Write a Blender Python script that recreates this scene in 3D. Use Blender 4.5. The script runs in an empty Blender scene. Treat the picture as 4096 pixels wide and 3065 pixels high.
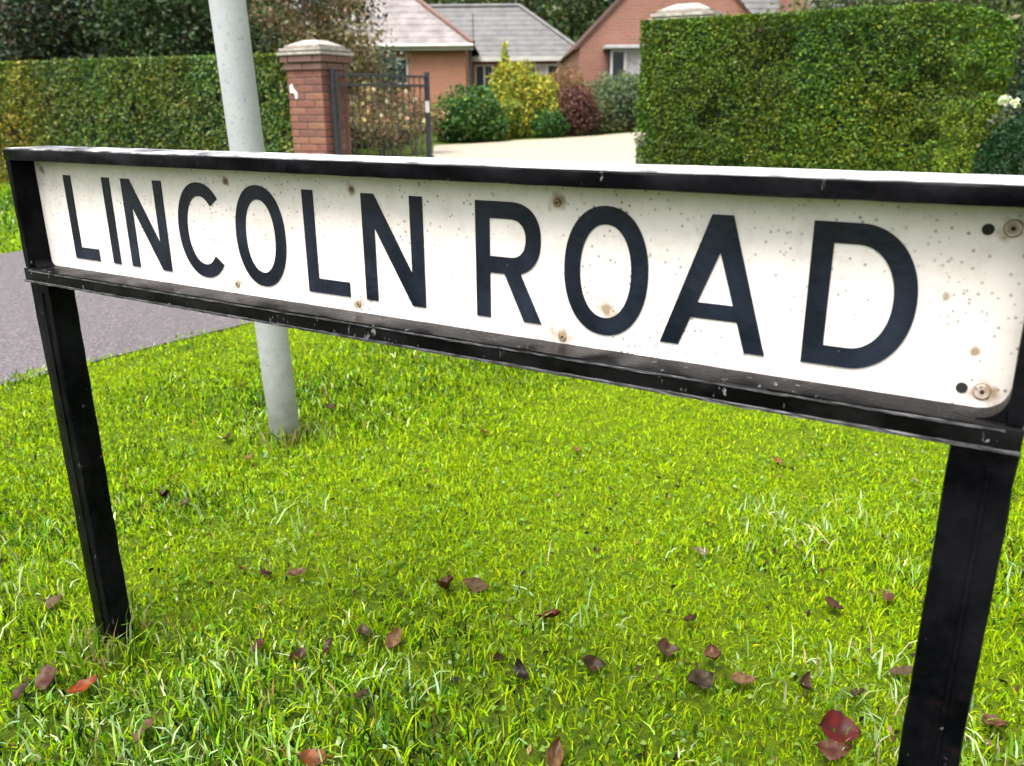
import bpy, bmesh, math, random
import numpy as np
from mathutils import Vector, Matrix

sc = bpy.context.scene
COL = sc.collection
R = math.radians
PI = math.pi

# ------------------------------------------------------------------ camera
CAM_H = 1.0
PITCH, ROLL, LENS = 0.31973, -0.009022, 29.7256
cd = bpy.data.cameras.new('camera')
cd.sensor_fit = 'HORIZONTAL'; cd.sensor_width = 36.0; cd.lens = LENS
cd.clip_start = 0.05; cd.clip_end = 1500
cd.dof.use_dof = True; cd.dof.focus_distance = 1.25; cd.dof.aperture_fstop = 7.5
cam = bpy.data.objects.new('camera', cd); COL.objects.link(cam)
fw = Vector((0, math.cos(PITCH), -math.sin(PITCH)))
up0 = Vector((0, math.sin(PITCH), math.cos(PITCH))); rt0 = Vector((1, 0, 0))
rt = math.cos(ROLL)*rt0 + math.sin(ROLL)*up0
up = -math.sin(ROLL)*rt0 + math.cos(ROLL)*up0
cam.matrix_world = Matrix(((rt.x, up.x, -fw.x, 0), (rt.y, up.y, -fw.y, 0), (rt.z, up.z, -fw.z, CAM_H), (0, 0, 0, 1)))
sc.camera = cam

# ------------------------------------------------------------------ sky, sun, exposure (overcast day)
SUN_EL, SUN_AZ = R(66), R(215)          # azimuth measured clockwise from +Y: high, behind the camera
world = bpy.data.worlds.new('World'); sc.world = world; world.use_nodes = True
wn = world.node_tree.nodes; wl = world.node_tree.links
wn.clear()
wo = wn.new('ShaderNodeOutputWorld'); bg = wn.new('ShaderNodeBackground')
sky = wn.new('ShaderNodeTexSky'); sky.sky_type = 'NISHITA'; sky.sun_disc = False
sky.sun_elevation = SUN_EL; sky.sun_rotation = SUN_AZ
sky.air_density = 1.0; sky.dust_density = 6.0; sky.ozone_density = 1.0
hs = wn.new('ShaderNodeHueSaturation'); hs.inputs['Saturation'].default_value = 0.18   # cloud cover greys the sky
wl.new(sky.outputs[0], hs.inputs['Color']); wl.new(hs.outputs[0], bg.inputs['Color'])
bg.inputs['Strength'].default_value = 0.12
wl.new(bg.outputs[0], wo.inputs['Surface'])
sd = bpy.data.lights.new('sun', 'SUN'); sd.energy = 1.5; sd.angle = R(40); sd.color = (1.0, 0.96, 0.9)
sun = bpy.data.objects.new('sun', sd); COL.objects.link(sun)
sun.rotation_euler = (R(90) - SUN_EL, 0, -SUN_AZ + PI)
sc.view_settings.view_transform = 'Standard'; sc.view_settings.look = 'None'
sc.view_settings.gamma = 1.0; sc.view_settings.use_curve_mapping = False
sc.view_settings.exposure = 1.95

# ------------------------------------------------------------------ materials
def mat(name):
    m = bpy.data.materials.new(name); m.use_nodes = True
    nt = m.node_tree; b = nt.nodes['Principled BSDF']
    return m, nt, b
def N(nt, t, **kw):
    n = nt.nodes.new(t)
    for k, v in kw.items():
        if k in n.inputs: n.inputs[k].default_value = v
        else: setattr(n, k, v)
    return n
def noise(nt, vec, scale, detail=4, rough=0.6):
    n = N(nt, 'ShaderNodeTexNoise'); n.inputs['Scale'].default_value = scale
    n.inputs['Detail'].default_value = detail; n.inputs['Roughness'].default_value = rough
    if vec is not None: nt.links.new(vec, n.inputs['Vector'])
    return n.outputs['Fac']
def ramp(nt, fac, stops, interp='LINEAR'):
    r = N(nt, 'ShaderNodeValToRGB'); r.color_ramp.interpolation = interp
    el = r.color_ramp.elements
    while len(el) < len(stops): el.new(0.5)
    for e, (p, c) in zip(el, stops):
        e.position = p; e.color = (c, c, c, 1) if isinstance(c, (int, float)) else (*c, 1)
    nt.links.new(fac, r.inputs['Fac'])
    return r.outputs['Color']
def mix(nt, fac, a, b, mode='MIX'):
    m = N(nt, 'ShaderNodeMix'); m.data_type = 'RGBA'; m.blend_type = mode
    for s, v in ((m.inputs['Factor'], fac), (m.inputs['A'], a), (m.inputs['B'], b)) if False else ((m.inputs[0], fac), (m.inputs[6], a), (m.inputs[7], b)):
        if isinstance(v, (int, float)): s.default_value = v
        elif isinstance(v, tuple): s.default_value = (*v, 1)
        else: nt.links.new(v, s)
    return m.outputs[2]
def math_(nt, op, a, b=0.0):
    m = N(nt, 'ShaderNodeMath'); m.operation = op
    for s, v in ((m.inputs[0], a), (m.inputs[1], b)):
        if isinstance(v, (int, float)): s.default_value = v
        else: nt.links.new(v, s)
    return m.outputs[0]
def objco(nt): return N(nt, 'ShaderNodeTexCoord').outputs['Object']
def bump(nt, b, h, strength=0.3, dist=0.01):
    n = N(nt, 'ShaderNodeBump'); n.inputs['Strength'].default_value = strength; n.inputs['Distance'].default_value = dist
    nt.links.new(h, n.inputs['Height']); nt.links.new(n.outputs[0], b.inputs['Normal'])

def simple(name, c1, c2, scale, rough=0.7, bs=0.3, bd=0.01, metal=0.0, detail=5):
    m, nt, b = mat(name); v = objco(nt)
    f = noise(nt, v, scale, detail)
    nt.links.new(ramp(nt, f, [(0.35, c1), (0.65, c2)]), b.inputs['Base Color'])
    b.inputs['Roughness'].default_value = rough; b.inputs['Metallic'].default_value = metal
    if bs: bump(nt, b, noise(nt, v, scale*4, 4), bs, bd)
    return m

def foliage_mat(name, rough=0.45, trans=0.3, spec=0.5):
    m, nt, b = mat(name)
    a = N(nt, 'ShaderNodeAttribute'); a.attribute_name = 'col'
    nt.links.new(a.outputs['Color'], b.inputs['Base Color'])
    b.inputs['Roughness'].default_value = rough; b.inputs['Specular IOR Level'].default_value = spec
    t = N(nt, 'ShaderNodeBsdfTranslucent')
    nt.links.new(mix(nt, 1.0, a.outputs['Color'], (1.25, 1.3, 0.6), 'MULTIPLY'), t.inputs['Color'])
    s = N(nt, 'ShaderNodeMixShader'); s.inputs[0].default_value = trans
    nt.links.new(b.outputs[0], s.inputs[1]); nt.links.new(t.outputs[0], s.inputs[2])
    nt.links.new(s.outputs[0], nt.nodes['Material Output'].inputs['Surface'])
    return m

M = {}
M['grass'] = foliage_mat('grass_blades', 0.45, 0.34, 0.10)
M['leaf'] = foliage_mat('leaves', 0.5, 0.25, 0.22)
M['conifer'] = foliage_mat('needles', 0.6, 0.15, 0.3)
M['petal'] = foliage_mat('petals', 0.6, 0.3, 0.3)
M['deadleaf'] = foliage_mat('dead_leaves', 0.45, 0.1, 0.18)

def make_black(name, base, chip_lo, rust=True, spec=0.18):
    m, nt, b = mat(name); v = objco(nt)
    mp = N(nt, 'ShaderNodeMapping'); mp.inputs['Scale'].default_value = (1, 1, 0.45); nt.links.new(v, mp.inputs[0])
    f1 = noise(nt, mp.outputs[0], 95, 5, 0.65)
    big = noise(nt, v, 9, 3)
    chips = math_(nt, 'MULTIPLY', ramp(nt, f1, [(chip_lo, 0.0), (chip_lo+0.035, 1.0)]), ramp(nt, big, [(0.45, 0.0), (0.6, 1.0)]))
    c = mix(nt, ramp(nt, noise(nt, v, 14, 4), [(0.4, 0.0), (0.7, 1.0)]), base, tuple(x*2.4+0.004 for x in base))
    if rust:
        rf = math_(nt, 'MULTIPLY', ramp(nt, noise(nt, v, 60, 5, 0.7), [(0.56, 0.0), (0.64, 1.0)]), ramp(nt, noise(nt, v, 5, 2), [(0.60, 0.0), (0.72, 0.6)]))
        c = mix(nt, rf, c, (0.022, 0.007, 0.005))
    c = mix(nt, chips, c, (0.16, 0.16, 0.165))
    nt.links.new(c, b.inputs['Base Color'])
    nt.links.new(ramp(nt, big, [(0.3, 0.2), (0.7, 0.42)]), b.inputs['Roughness'])
    b.inputs['Specular IOR Level'].default_value = spec
    bump(nt, b, noise(nt, v, 120, 5), 0.35, 0.002)
    return m
M['black'] = make_black('black_gloss_paint', (0.0009, 0.0009, 0.0016), 0.665, spec=0.06)
M['black_worn'] = make_black('weathered_black_paint', (0.0014, 0.0013, 0.0015), 0.615, spec=0.07)
M['edge_highlight'] = simple('painted_edge_highlight', (0.003, 0.003, 0.0035), (0.05, 0.05, 0.053), 60, 0.5, 0.3, 0.001)  # highlight lines of the bottom rail, put into the colour
M['gate_black'] = simple('gate_black_paint', (0.012, 0.014, 0.018), (0.03, 0.034, 0.04), 30, 0.45, 0.1, 0.002)
M['letter'] = make_black('navy_letter_paint', (0.0036, 0.0055, 0.011), 0.71, rust=False, spec=0.25)

def plate_mat():
    m, nt, b = mat('white_enamel'); v = objco(nt)
    c = mix(nt, ramp(nt, noise(nt, v, 6, 4), [(0.35, 0.0), (0.7, 1.0)]), (0.70, 0.655, 0.625), (0.62, 0.565, 0.53))
    # grey film of dirt
    c = mix(nt, ramp(nt, noise(nt, v, 26, 6, 0.75), [(0.48, 0.0), (0.72, 0.6)]), c, (0.45, 0.40, 0.36))
    # fine specks of rust where the enamel is pitted
    sp = math_(nt, 'MULTIPLY', ramp(nt, noise(nt, v, 210, 3, 0.6), [(0.655, 0.0), (0.70, 1.0)]), ramp(nt, noise(nt, v, 12, 3), [(0.42, 0.0), (0.60, 0.95)]))
    c = mix(nt, sp, c, (0.10, 0.065, 0.035))
    vo = N(nt, 'ShaderNodeTexVoronoi'); vo.inputs['Scale'].default_value = 150; nt.links.new(v, vo.inputs['Vector'])
    bw = N(nt, 'ShaderNodeRGBToBW'); nt.links.new(vo.outputs['Color'], bw.inputs[0])
    dots = math_(nt, 'MULTIPLY', math_(nt, 'MULTIPLY', ramp(nt, vo.outputs['Distance'], [(0.12, 1.0), (0.30, 0.0)]), ramp(nt, bw.outputs[0], [(0.52, 0.0), (0.64, 0.8)])), ramp(nt, noise(nt, v, 8, 3), [(0.36, 0.15), (0.60, 1.0)]))
    c = mix(nt, dots, c, (0.07, 0.05, 0.035))
    # rust bleeding round the fixings and the worn spots
    nv = N(nt, 'ShaderNodeTexNoise'); nv.inputs['Scale'].default_value = 70; nv.inputs['Detail'].default_value = 4
    nt.links.new(v, nv.inputs['Vector'])
    for (u, w, r) in [(0.464, 0.158, 0.011), (0.466, 0.014, 0.013), (0.695, 0.155, 0.010), (0.695, 0.011, 0.014), (0.987, 0.156, 0.014), (0.995, 0.008, 0.020), (1.047, 0.048, 0.017), (1.372, 0.094, 0.007), (0.02, 0.16, 0.013), (1.41, 0.015, 0.017), (1.412, 0.156, 0.015), (1.40, 0.05, 0.006), (1.062, 0.040, 0.012)]:
        d = N(nt, 'ShaderNodeVectorMath'); d.operation = 'DISTANCE'; nt.links.new(v, d.inputs[0]); d.inputs[1].default_value = (u, 0, w)
        q = math_(nt, 'ADD', math_(nt, 'DIVIDE', d.outputs['Value'], r), math_(nt, 'MULTIPLY', nv.outputs['Fac'], 2.4))
        s = ramp(nt, math_(nt, 'MULTIPLY', q, 0.4), [(0.55, 0.85), (0.80, 0.0)])
        c = mix(nt, s, c, (0.20, 0.13, 0.06))
    nt.links.new(c, b.inputs['Base Color'])
    b.inputs['Roughness'].default_value = 0.34
    bump(nt, b, noise(nt, v, 55, 5), 0.12, 0.002)
    return m
M['plate'] = plate_mat()
M['rust'] = simple('rusted_steel', (0.10, 0.05, 0.025), (0.32, 0.24, 0.15), 300, 0.7, 0.3, 0.001)
M['hole'] = simple('dark_hole', (0.004, 0.003, 0.003), (0.010, 0.008, 0.007), 80, 0.8, 0)
def galv():
    m, nt, b = mat('galvanised_grey_paint'); v = objco(nt)
    c = mix(nt, ramp(nt, noise(nt, v, 7, 5), [(0.35, 0.0), (0.65, 1.0)]), (0.33, 0.352, 0.37), (0.40, 0.415, 0.43))
    c = mix(nt, ramp(nt, noise(nt, v, 85, 4, 0.7), [(0.57, 0.0), (0.68, 0.8)]), c, (0.20, 0.215, 0.25))
    # green algae towards the foot
    sx = N(nt, 'ShaderNodeSeparateXYZ'); nt.links.new(v, sx.inputs[0])
    al = math_(nt, 'MULTIPLY', ramp(nt, sx.outputs['Z'], [(0.0, 0.75), (0.55, 0.12)]), ramp(nt, noise(nt, v, 25, 5), [(0.3, 0.4), (0.7, 1.0)]))
    c = mix(nt, al, c, (0.13, 0.12, 0.095))
    nt.links.new(c, b.inputs['Base Color']); b.inputs['Roughness'].default_value = 0.5; b.inputs['Metallic'].default_value = 0.15
    bump(nt, b, noise(nt, v, 200, 4), 0.2, 0.002)
    return m
M['galv'] = galv()
def sky_glare_mat():
    m, nt, b = mat('painted_sky_glare'); v = objco(nt)
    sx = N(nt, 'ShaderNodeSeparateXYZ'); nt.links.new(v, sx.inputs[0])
    k = math_(nt, 'ADD', noise(nt, v, 24, 5, 0.65), math_(nt, 'MULTIPLY', sx.outputs['X'], 0.16))      # sky glare put into the colour, stronger towards the right end
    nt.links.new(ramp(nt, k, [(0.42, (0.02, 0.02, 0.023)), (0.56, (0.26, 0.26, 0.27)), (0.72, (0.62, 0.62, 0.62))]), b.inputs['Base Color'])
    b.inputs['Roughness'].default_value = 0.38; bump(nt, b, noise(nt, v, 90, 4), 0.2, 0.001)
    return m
M['sky_glare'] = sky_glare_mat()

def ground_mat():
    m, nt, b = mat('mossy_turf'); v = objco(nt)
    c = ramp(nt, noise(nt, v, 22, 6, 0.7), [(0.3, (0.008, 0.018, 0.002)), (0.5, (0.035, 0.060, 0.003)), (0.7, (0.10, 0.14, 0.004))])
    a = N(nt, 'ShaderNodeAttribute'); a.attribute_name = 'col'
    mo = ramp(nt, noise(nt, v, 45, 6, 0.7), [(0.3, (0.035, 0.062, 0.001)), (0.5, (0.095, 0.15, 0.001)), (0.7, (0.17, 0.24, 0.0015))])
    c = mix(nt, math_(nt, 'MULTIPLY', a.outputs['Fac'], 0.85), c, mo)
    c = mix(nt, ramp(nt, noise(nt, v, 7, 5), [(0.66, 0.0), (0.82, 0.5)]), c, (0.05, 0.04, 0.015))
    nt.links.new(c, b.inputs['Base Color']); b.inputs['Roughness'].default_value = 0.9; b.inputs['Specular IOR Level'].default_value = 0.15
    bump(nt, b, noise(nt, v, 90, 6, 0.7), 1.0, 0.02)
    return m
M['ground'] = ground_mat()
def tarmac():
    m, nt, b = mat('old_tarmac'); v = objco(nt)
    vo = N(nt, 'ShaderNodeTexVoronoi'); vo.inputs['Scale'].default_value = 120; nt.links.new(v, vo.inputs['Vector'])
    g = N(nt, 'ShaderNodeRGBToBW'); nt.links.new(vo.outputs['Color'], g.inputs[0])
    c = ramp(nt, g.outputs[0], [(0.15, (0.038, 0.032, 0.0355)), (0.6, (0.068, 0.057, 0.063)), (0.9, (0.17, 0.148, 0.158))])
    c = mix(nt, ramp(nt, noise(nt, v, 1.6, 5), [(0.35, 0.0), (0.7, 0.6)]), c, (0.066, 0.056, 0.062))
    nt.links.new(c, b.inputs['Base Color']); b.inputs['Roughness'].default_value = 0.55
    bump(nt, b, vo.outputs['Distance'], 0.6, 0.006)
    return m
M['tarmac'] = tarmac()
def cream():
    m, nt, b = mat('cream_gravel'); v = objco(nt)
    vo = N(nt, 'ShaderNodeTexVoronoi'); vo.inputs['Scale'].default_value = 45; nt.links.new(v, vo.inputs['Vector'])
    g = N(nt, 'ShaderNodeRGBToBW'); nt.links.new(vo.outputs['Color'], g.inputs[0])
    c = ramp(nt, g.outputs[0], [(0.2, (0.17, 0.145, 0.11)), (0.8, (0.32, 0.275, 0.22))])
    c = mix(nt, ramp(nt, noise(nt, v, 0.7, 5), [(0.35, 0.0), (0.7, 0.6)]), c, (0.27, 0.235, 0.185))
    nt.links.new(c, b.inputs['Base Color']); b.inputs['Roughness'].default_value = 0.7
    bump(nt, b, vo.outputs['Distance'], 0.5, 0.01)
    return m
M['cream'] = cream()
M['stone'] = simple('weathered_stone_cap', (0.17, 0.155, 0.135), (0.33, 0.31, 0.27), 14, 0.8, 0.5, 0.01)
M['mortar'] = simple('mortar', (0.13, 0.10, 0.08), (0.19, 0.155, 0.125), 40, 0.9, 0.4, 0.004)
M['whitepaint'] = simple('white_paint', (0.52, 0.50, 0.48), (0.64, 0.62, 0.60), 9, 0.4, 0.05, 0.002)
M['fascia'] = simple('white_upvc', (0.33, 0.32, 0.30), (0.42, 0.41, 0.39), 3, 0.35, 0)
M['lead'] = simple('lead_sheet', (0.22, 0.225, 0.24), (0.30, 0.305, 0.32), 5, 0.5, 0.1)
M['bark'] = simple('bark', (0.035, 0.027, 0.02), (0.09, 0.07, 0.05), 20, 0.9, 0.8, 0.02)
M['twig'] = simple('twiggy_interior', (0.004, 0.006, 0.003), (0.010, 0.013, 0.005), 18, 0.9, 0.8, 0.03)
M['glass'], _nt, _b = mat('window_glass')
_b.inputs['Base Color'].default_value = (0.02, 0.024, 0.028, 1); _b.inputs['Roughness'].default_value = 0.06
M['curtain'] = simple('net_curtain', (0.22, 0.20, 0.20), (0.34, 0.32, 0.32), 12, 0.8, 0.1)

def brick_one(i):
    rr = random.Random(i)
    k = rr.choice([(0.165, 0.062, 0.040), (0.14, 0.052, 0.036), (0.18, 0.085, 0.052), (0.115, 0.046, 0.036), (0.165, 0.072, 0.042)])
    return simple('pier_brick', tuple(x*0.8 for x in k), tuple(x*1.2 for x in k), 22, 0.85, 0.5, 0.004)
M['bricks'] = [brick_one(i) for i in range(6)]
M['brick_dark'] = simple('pier_brick_dark', (0.10, 0.052, 0.045), (0.15, 0.08, 0.06), 22, 0.85, 0.5, 0.004)

def house_brick(name, c1, c2, mo):
    m, nt, b = mat(name); v = objco(nt)
    sx = N(nt, 'ShaderNodeSeparateXYZ'); nt.links.new(v, sx.inputs[0])
    cb = N(nt, 'ShaderNodeCombineXYZ')
    nt.links.new(math_(nt, 'ADD', sx.outputs['X'], sx.outputs['Y']), cb.inputs['X']); nt.links.new(sx.outputs['Z'], cb.inputs['Y'])
    bt = N(nt, 'ShaderNodeTexBrick'); bt.inputs['Scale'].default_value = 1.0
    bt.inputs['Brick Width'].default_value = 0.225; bt.inputs['Row Height'].default_value = 0.075; bt.inputs['Mortar Size'].default_value = 0.010
    bt.inputs['Color1'].default_value = (*c1, 1); bt.inputs['Color2'].default_value = (*c2, 1); bt.inputs['Mortar'].default_value = (*mo, 1)
    nt.links.new(cb.outputs[0], bt.inputs['Vector'])
    c = mix(nt, ramp(nt, noise(nt, v, 0.9, 5), [(0.35, 0.0), (0.7, 0.35)]), bt.outputs['Color'], (0.26, 0.12, 0.085))
    nt.links.new(c, b.inputs['Base Color']); b.inputs['Roughness'].default_value = 0.85
    bump(nt, b, bt.outputs['Fac'], -0.4, 0.01)
    return m
M['hbrick'] = house_brick('orange_red_brickwork', (0.31, 0.115, 0.065), (0.26, 0.095, 0.052), (0.27, 0.17, 0.125))
M['hbrick2'] = house_brick('brown_red_brickwork', (0.20, 0.085, 0.055), (0.16, 0.068, 0.044), (0.18, 0.11, 0.085))
M['tile_pink_glare'] = simple('pinkish_tiles_with_glare', (0.095, 0.08, 0.077), (0.19, 0.168, 0.163), 2.6, 0.42, 0.3)  # pinkish tiles made paler: sky glare is painted into the colour
M['tile_grey'] = simple('grey_concrete_tiles', (0.055, 0.054, 0.055), (0.095, 0.092, 0.09), 3.0, 0.6, 0.3)
M['tile_red'] = simple('brown_red_tiles', (0.075, 0.036, 0.028), (0.115, 0.055, 0.04), 3.0, 0.6, 0.3)

# ------------------------------------------------------------------ helpers
def link(o, parent=None):
    COL.objects.link(o)
    if parent is not None: o.parent = parent
    return o
def tag(o, label=None, cat=None, group=None, kind=None):
    if label: o['label'] = label
    if cat: o['category'] = cat
    if group: o['group'] = group
    if kind: o['kind'] = kind
    return o
def empty(name, loc, rz=0.0, label=None, cat=None, group=None):
    o = bpy.data.objects.new(name, None); o.empty_display_size = 0.1
    o.location = loc; o.rotation_euler = (0, 0, rz); link(o)
    return tag(o, label, cat, group)
def np_mesh(name, V, T, cols, m):
    me = bpy.data.meshes.new(name)
    V = np.asarray(V, np.float32); T = np.asarray(T, np.int32)
    me.vertices.add(len(V)); me.vertices.foreach_set('co', V.ravel())
    me.loops.add(T.size); me.loops.foreach_set('vertex_index', T.ravel())
    me.polygons.add(len(T)); me.polygons.foreach_set('loop_start', np.arange(0, T.size, 3, dtype=np.int32))
    me.update(calc_edges=True)
    if cols is not None:
        a = me.color_attributes.new('col', 'FLOAT_COLOR', 'POINT')
        c4 = np.ones((len(V), 4), np.float32); c4[:, :3] = np.clip(cols, 0.002, 1); a.data.foreach_set('color', c4.ravel())
    me.materials.append(m)
    return me
class MB:
    """collects boxes, tubes, prisms; build() links ONE mesh object"""
    def __init__(s): s.bm = bmesh.new()
    def box(s, x0, x1, y0, y1, z0, z1, bev=0.0):
        r = bmesh.ops.create_cube(s.bm, size=1.0)
        vs = r['verts']
        for v in vs: v.co = Vector((x0 + (v.co.x+.5)*(x1-x0), y0 + (v.co.y+.5)*(y1-y0), z0 + (v.co.z+.5)*(z1-z0)))
        if bev:
            es = list({e for v in vs for e in v.link_edges})
            bmesh.ops.bevel(s.bm, geom=es, offset=bev, segments=2, affect='EDGES', profile=0.6)
        return s
    def poly(s, pts):
        s.bm.faces.new([s.bm.verts.new(p) for p in pts]); return s
    def prism(s, loop, d):
        """extrude a planar loop of 3D points by vector d"""
        a = [s.bm.verts.new(p) for p in loop]; b = [s.bm.verts.new(Vector(p)+Vector(d)) for p in loop]
        n = len(a)
        s.bm.faces.new(a); s.bm.faces.new(b[::-1])
        for i in range(n): s.bm.faces.new((a[i], b[i], b[(i+1) % n], a[(i+1) % n]))
        return s
    def tube(s, p0, p1, r0, r1, seg=8, caps=True):
        p0, p1 = Vector(p0), Vector(p1); d = (p1-p0).normalized()
        a = d.orthogonal().normalized(); b = d.cross(a)
        A, B = [], []
        for i in range(seg):
            t = 2*PI*i/seg; o = math.cos(t)*a + math.sin(t)*b
            A.append(s.bm.verts.new(p0+o*r0)); B.append(s.bm.verts.new(p1+o*r1))
        for i in range(seg): s.bm.faces.new((A[i], A[(i+1) % seg], B[(i+1) % seg], B[i]))
        if caps: s.bm.faces.new(A[::-1]); s.bm.faces.new(B)
        return s
    def build(s, name, m, parent=None, smooth=False, loc=None):
        bmesh.ops.recalc_face_normals(s.bm, faces=s.bm.faces[:])
        me = bpy.data.meshes.new(name); s.bm.to_mesh(me); s.bm.free()
        if smooth:
            for p in me.polygons: p.use_smooth = True
            me.set_sharp_from_angle(angle=R(38))
        me.materials.append(m)
        o = bpy.data.objects.new(name, me); link(o, parent)
        if loc: o.location = loc
        return o

# smooth value noise on the plane / in space for patches of colour and bumps
_ng = np.random.default_rng(77).random((64, 64, 64)).astype(np.float32)
def vnoise(P, s):
    P = np.asarray(P, np.float64)*s + 100.37
    if P.shape[1] == 2: P = np.concatenate([P, np.full((len(P), 1), 3.3)], 1)
    i = np.floor(P).astype(int); f = P-i; f = f*f*(3-2*f)
    o = 0
    for a in (0, 1):
        for b in (0, 1):
            for c in (0, 1):
                w = (f[:, 0] if a else 1-f[:, 0])*(f[:, 1] if b else 1-f[:, 1])*(f[:, 2] if c else 1-f[:, 2])
                o = o + w*_ng[(i[:, 0]+a) % 64, (i[:, 1]+b) % 64, (i[:, 2]+c) % 64]
    return o
def fbm(P, s): return (vnoise(P, s)+.5*vnoise(np.asarray(P)+7.7, s*2.1)+.25*vnoise(np.asarray(P)+3.1, s*4.3))/1.75
def unit(v): return v/(np.linalg.norm(v, axis=1, keepdims=True)+1e-9)

def leaf_arrays(rng, C, size, cols, nrm=None, nbias=0.8, aspect=0.55, droop=0.0):
    n = len(C)
    a = unit(rng.normal(size=(n, 3)) + np.array([0, 0, -droop]))
    nn = rng.normal(size=(n, 3))
    if nrm is not None: nn = nn*0.6 + nrm*nbias*1.6
    nn = unit(nn - a*np.sum(nn*a, 1, keepdims=True)); b = np.cross(nn, a)
    s = (np.asarray(size)*np.ones(n))[:, None]; w = s*aspect*0.5
    V = np.empty((n, 4, 3)); 
    V[:, 0] = C - a*s*.5; V[:, 1] = C + b*w + nn*w*.35 - a*s*.06; V[:, 2] = C + a*s*.5 - nn*s*.1; V[:, 3] = C - b*w + nn*w*.35 - a*s*.06
    k = np.arange(n)[:, None]*4
    T = np.concatenate([k+[0, 1, 2], k+[0, 2, 3]], 1).reshape(-1, 3)
    c = np.repeat(np.asarray(cols), 4, axis=0)
    return V.reshape(-1, 3), T, c
def palette(rng, n, cs, ws, jit=0.18, w_field=None):
    cs = np.array(cs); idx = rng.choice(len(cs), n, p=np.array(ws)/sum(ws))
    c = cs[idx]*(1+rng.normal(0, jit, (n, 1)))*(1+rng.normal(0, .06, (n, 3)))
    return np.clip(c, .002, .9)

# ------------------------------------------------------------------ the lie of the land
P0 = np.array([-2.36, 9.55])           # front-left corner of the left gate pier
BD = np.array([0.898, -0.44])          # along the garden boundary, to the right
BN = np.array([0.44, 0.898])           # into the garden
BYAW = math.atan2(BD[1], BD[0])
def zg(x, y):
    s = (x-P0[0])*BN[0]+(y-P0[1])*BN[1]
    return .03*np.clip(s-.3, 0, 16)
DA = np.array([-1.93, 3.03]); DD = np.array([0.590, 0.807]); DR = np.array([0.807, -0.590]); DW = 3.2
def drive_s(x, y): return (x-DA[0])*DR[0]+(y-DA[1])*DR[1]
def bound_s(x, y): return (x-P0[0])*BN[0]+(y-P0[1])*BN[1]

def moss_mask(X, Y):
    P = np.stack([X, Y], 1)
    return np.clip((fbm(P, 1.3)-.5)*2.6 + .52 + .28*np.clip((X+.1)*.9, -1, 1)*np.clip((Y-.9)/.8, 0, 1) + .42*np.clip((Y-1.65)*1.4, -1, 1) - .45*np.clip((Y-5)/1.5, 0, 1), 0.02, 1)

def tuft_z(X, Y):
    # humps of moss and grass crowns on the near verge, flat on the drive
    P = np.stack([X, Y], 1)
    k = np.clip(drive_s(X, Y)/.12, 0, 1)*np.clip((-bound_s(X, Y))/1.0, 0, 1)*np.clip((4.5-Y)/1.0, 0, 1)*np.clip((Y+1)/.8, 0, 1)
    return k*((fbm(P, 9)-.5)*.030 + (vnoise(P+3, 30)-.5)*.016 + (vnoise(P+8, 62)-.5)*.009)

# ground sheet out to the horizon
def ground():
    g1 = np.concatenate([[-900, -400, -150, -60, -30], np.arange(-20, -3.1, 0.5), np.arange(-3, -1.75, .06), np.arange(-1.75, 2.0, .016), np.arange(2.0, 4.01, .06), np.arange(4.5, 24.1, .5), [30, 45, 60, 150, 400, 900]])
    g2 = np.concatenate([[-900, -300, -80, -20, -6], [-2, -1], np.arange(-.5, .75, .07), np.arange(.75, 3.0, .016), np.arange(3.0, 6.01, .05), np.arange(6.5, 40.1, 0.5), [50, 70, 120, 300, 900]])
    X, Y = np.meshgrid(g1, g2, indexing='ij'); Z = zg(X, Y)+tuft_z(X.ravel(), Y.ravel()).reshape(X.shape)
    V = np.stack([X, Y, Z], -1).reshape(-1, 3); nx, ny = X.shape
    i, j = np.meshgrid(np.arange(nx-1), np.arange(ny-1), indexing='ij'); a = (i*ny+j).ravel()
    T = np.concatenate([np.stack([a, a+ny, a+ny+1], 1), np.stack([a, a+ny+1, a+1], 1)])
    mk = moss_mask(V[:, 0], V[:, 1]); o = link(bpy.data.objects.new('ground', np_mesh('ground', V, T, np.stack([mk, mk, mk], 1), M['ground'])))
    for p in o.data.polygons: p.use_smooth = True
    tag(o, 'green mossy turf of the verge and the garden', None, None, 'structure')
ground()
def strip_sheet(name, pts, m, off, label):
    """fine sheet over a polygon of plan points, lying on the land"""
    bm = bmesh.new(); vs = [bm.verts.new((x, y, 0)) for x, y in pts]; f = bm.faces.new(vs)
    bmesh.ops.triangulate(bm, faces=[f])
    for _ in range(5):
        es = [e for e in bm.edges if e.calc_length() > 0.9]
        if not es: break
        bmesh.ops.subdivide_edges(bm, edges=es, cuts=1); bmesh.ops.triangulate(bm, faces=bm.faces[:])
    for v in bm.verts: v.co.z = float(zg(v.co.x, v.co.y))+off
    bmesh.ops.recalc_face_normals(bm, faces=bm.faces[:])
    me = bpy.data.meshes.new(name); bm.to_mesh(me); bm.free(); me.materials.append(m)
    if me.polygons[0].normal.z < 0: me.flip_normals()
    o = link(bpy.data.objects.new(name, me)); tag(o, label, None, None, 'structure'); return o
def dpt(s, t):    # plan point: s across the drive (negative = left), t along it
    p = DA + DR*s + DD*t; return (float(p[0]), float(p[1]))
rs = random.Random(5)
edge_r = [dpt(0.02*rs.uniform(-1, 1), t) for t in np.arange(-9, 5.6, 0.22)]
edge_l = [dpt(-DW+0.03*rs.uniform(-1, 1), t) for t in np.arange(5.2, -9, -0.3)]
strip_sheet('driveway', edge_r + edge_l, M['tarmac'], 0.006, 'grey tarmac driveway crossing the verge to the gateway')
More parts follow.
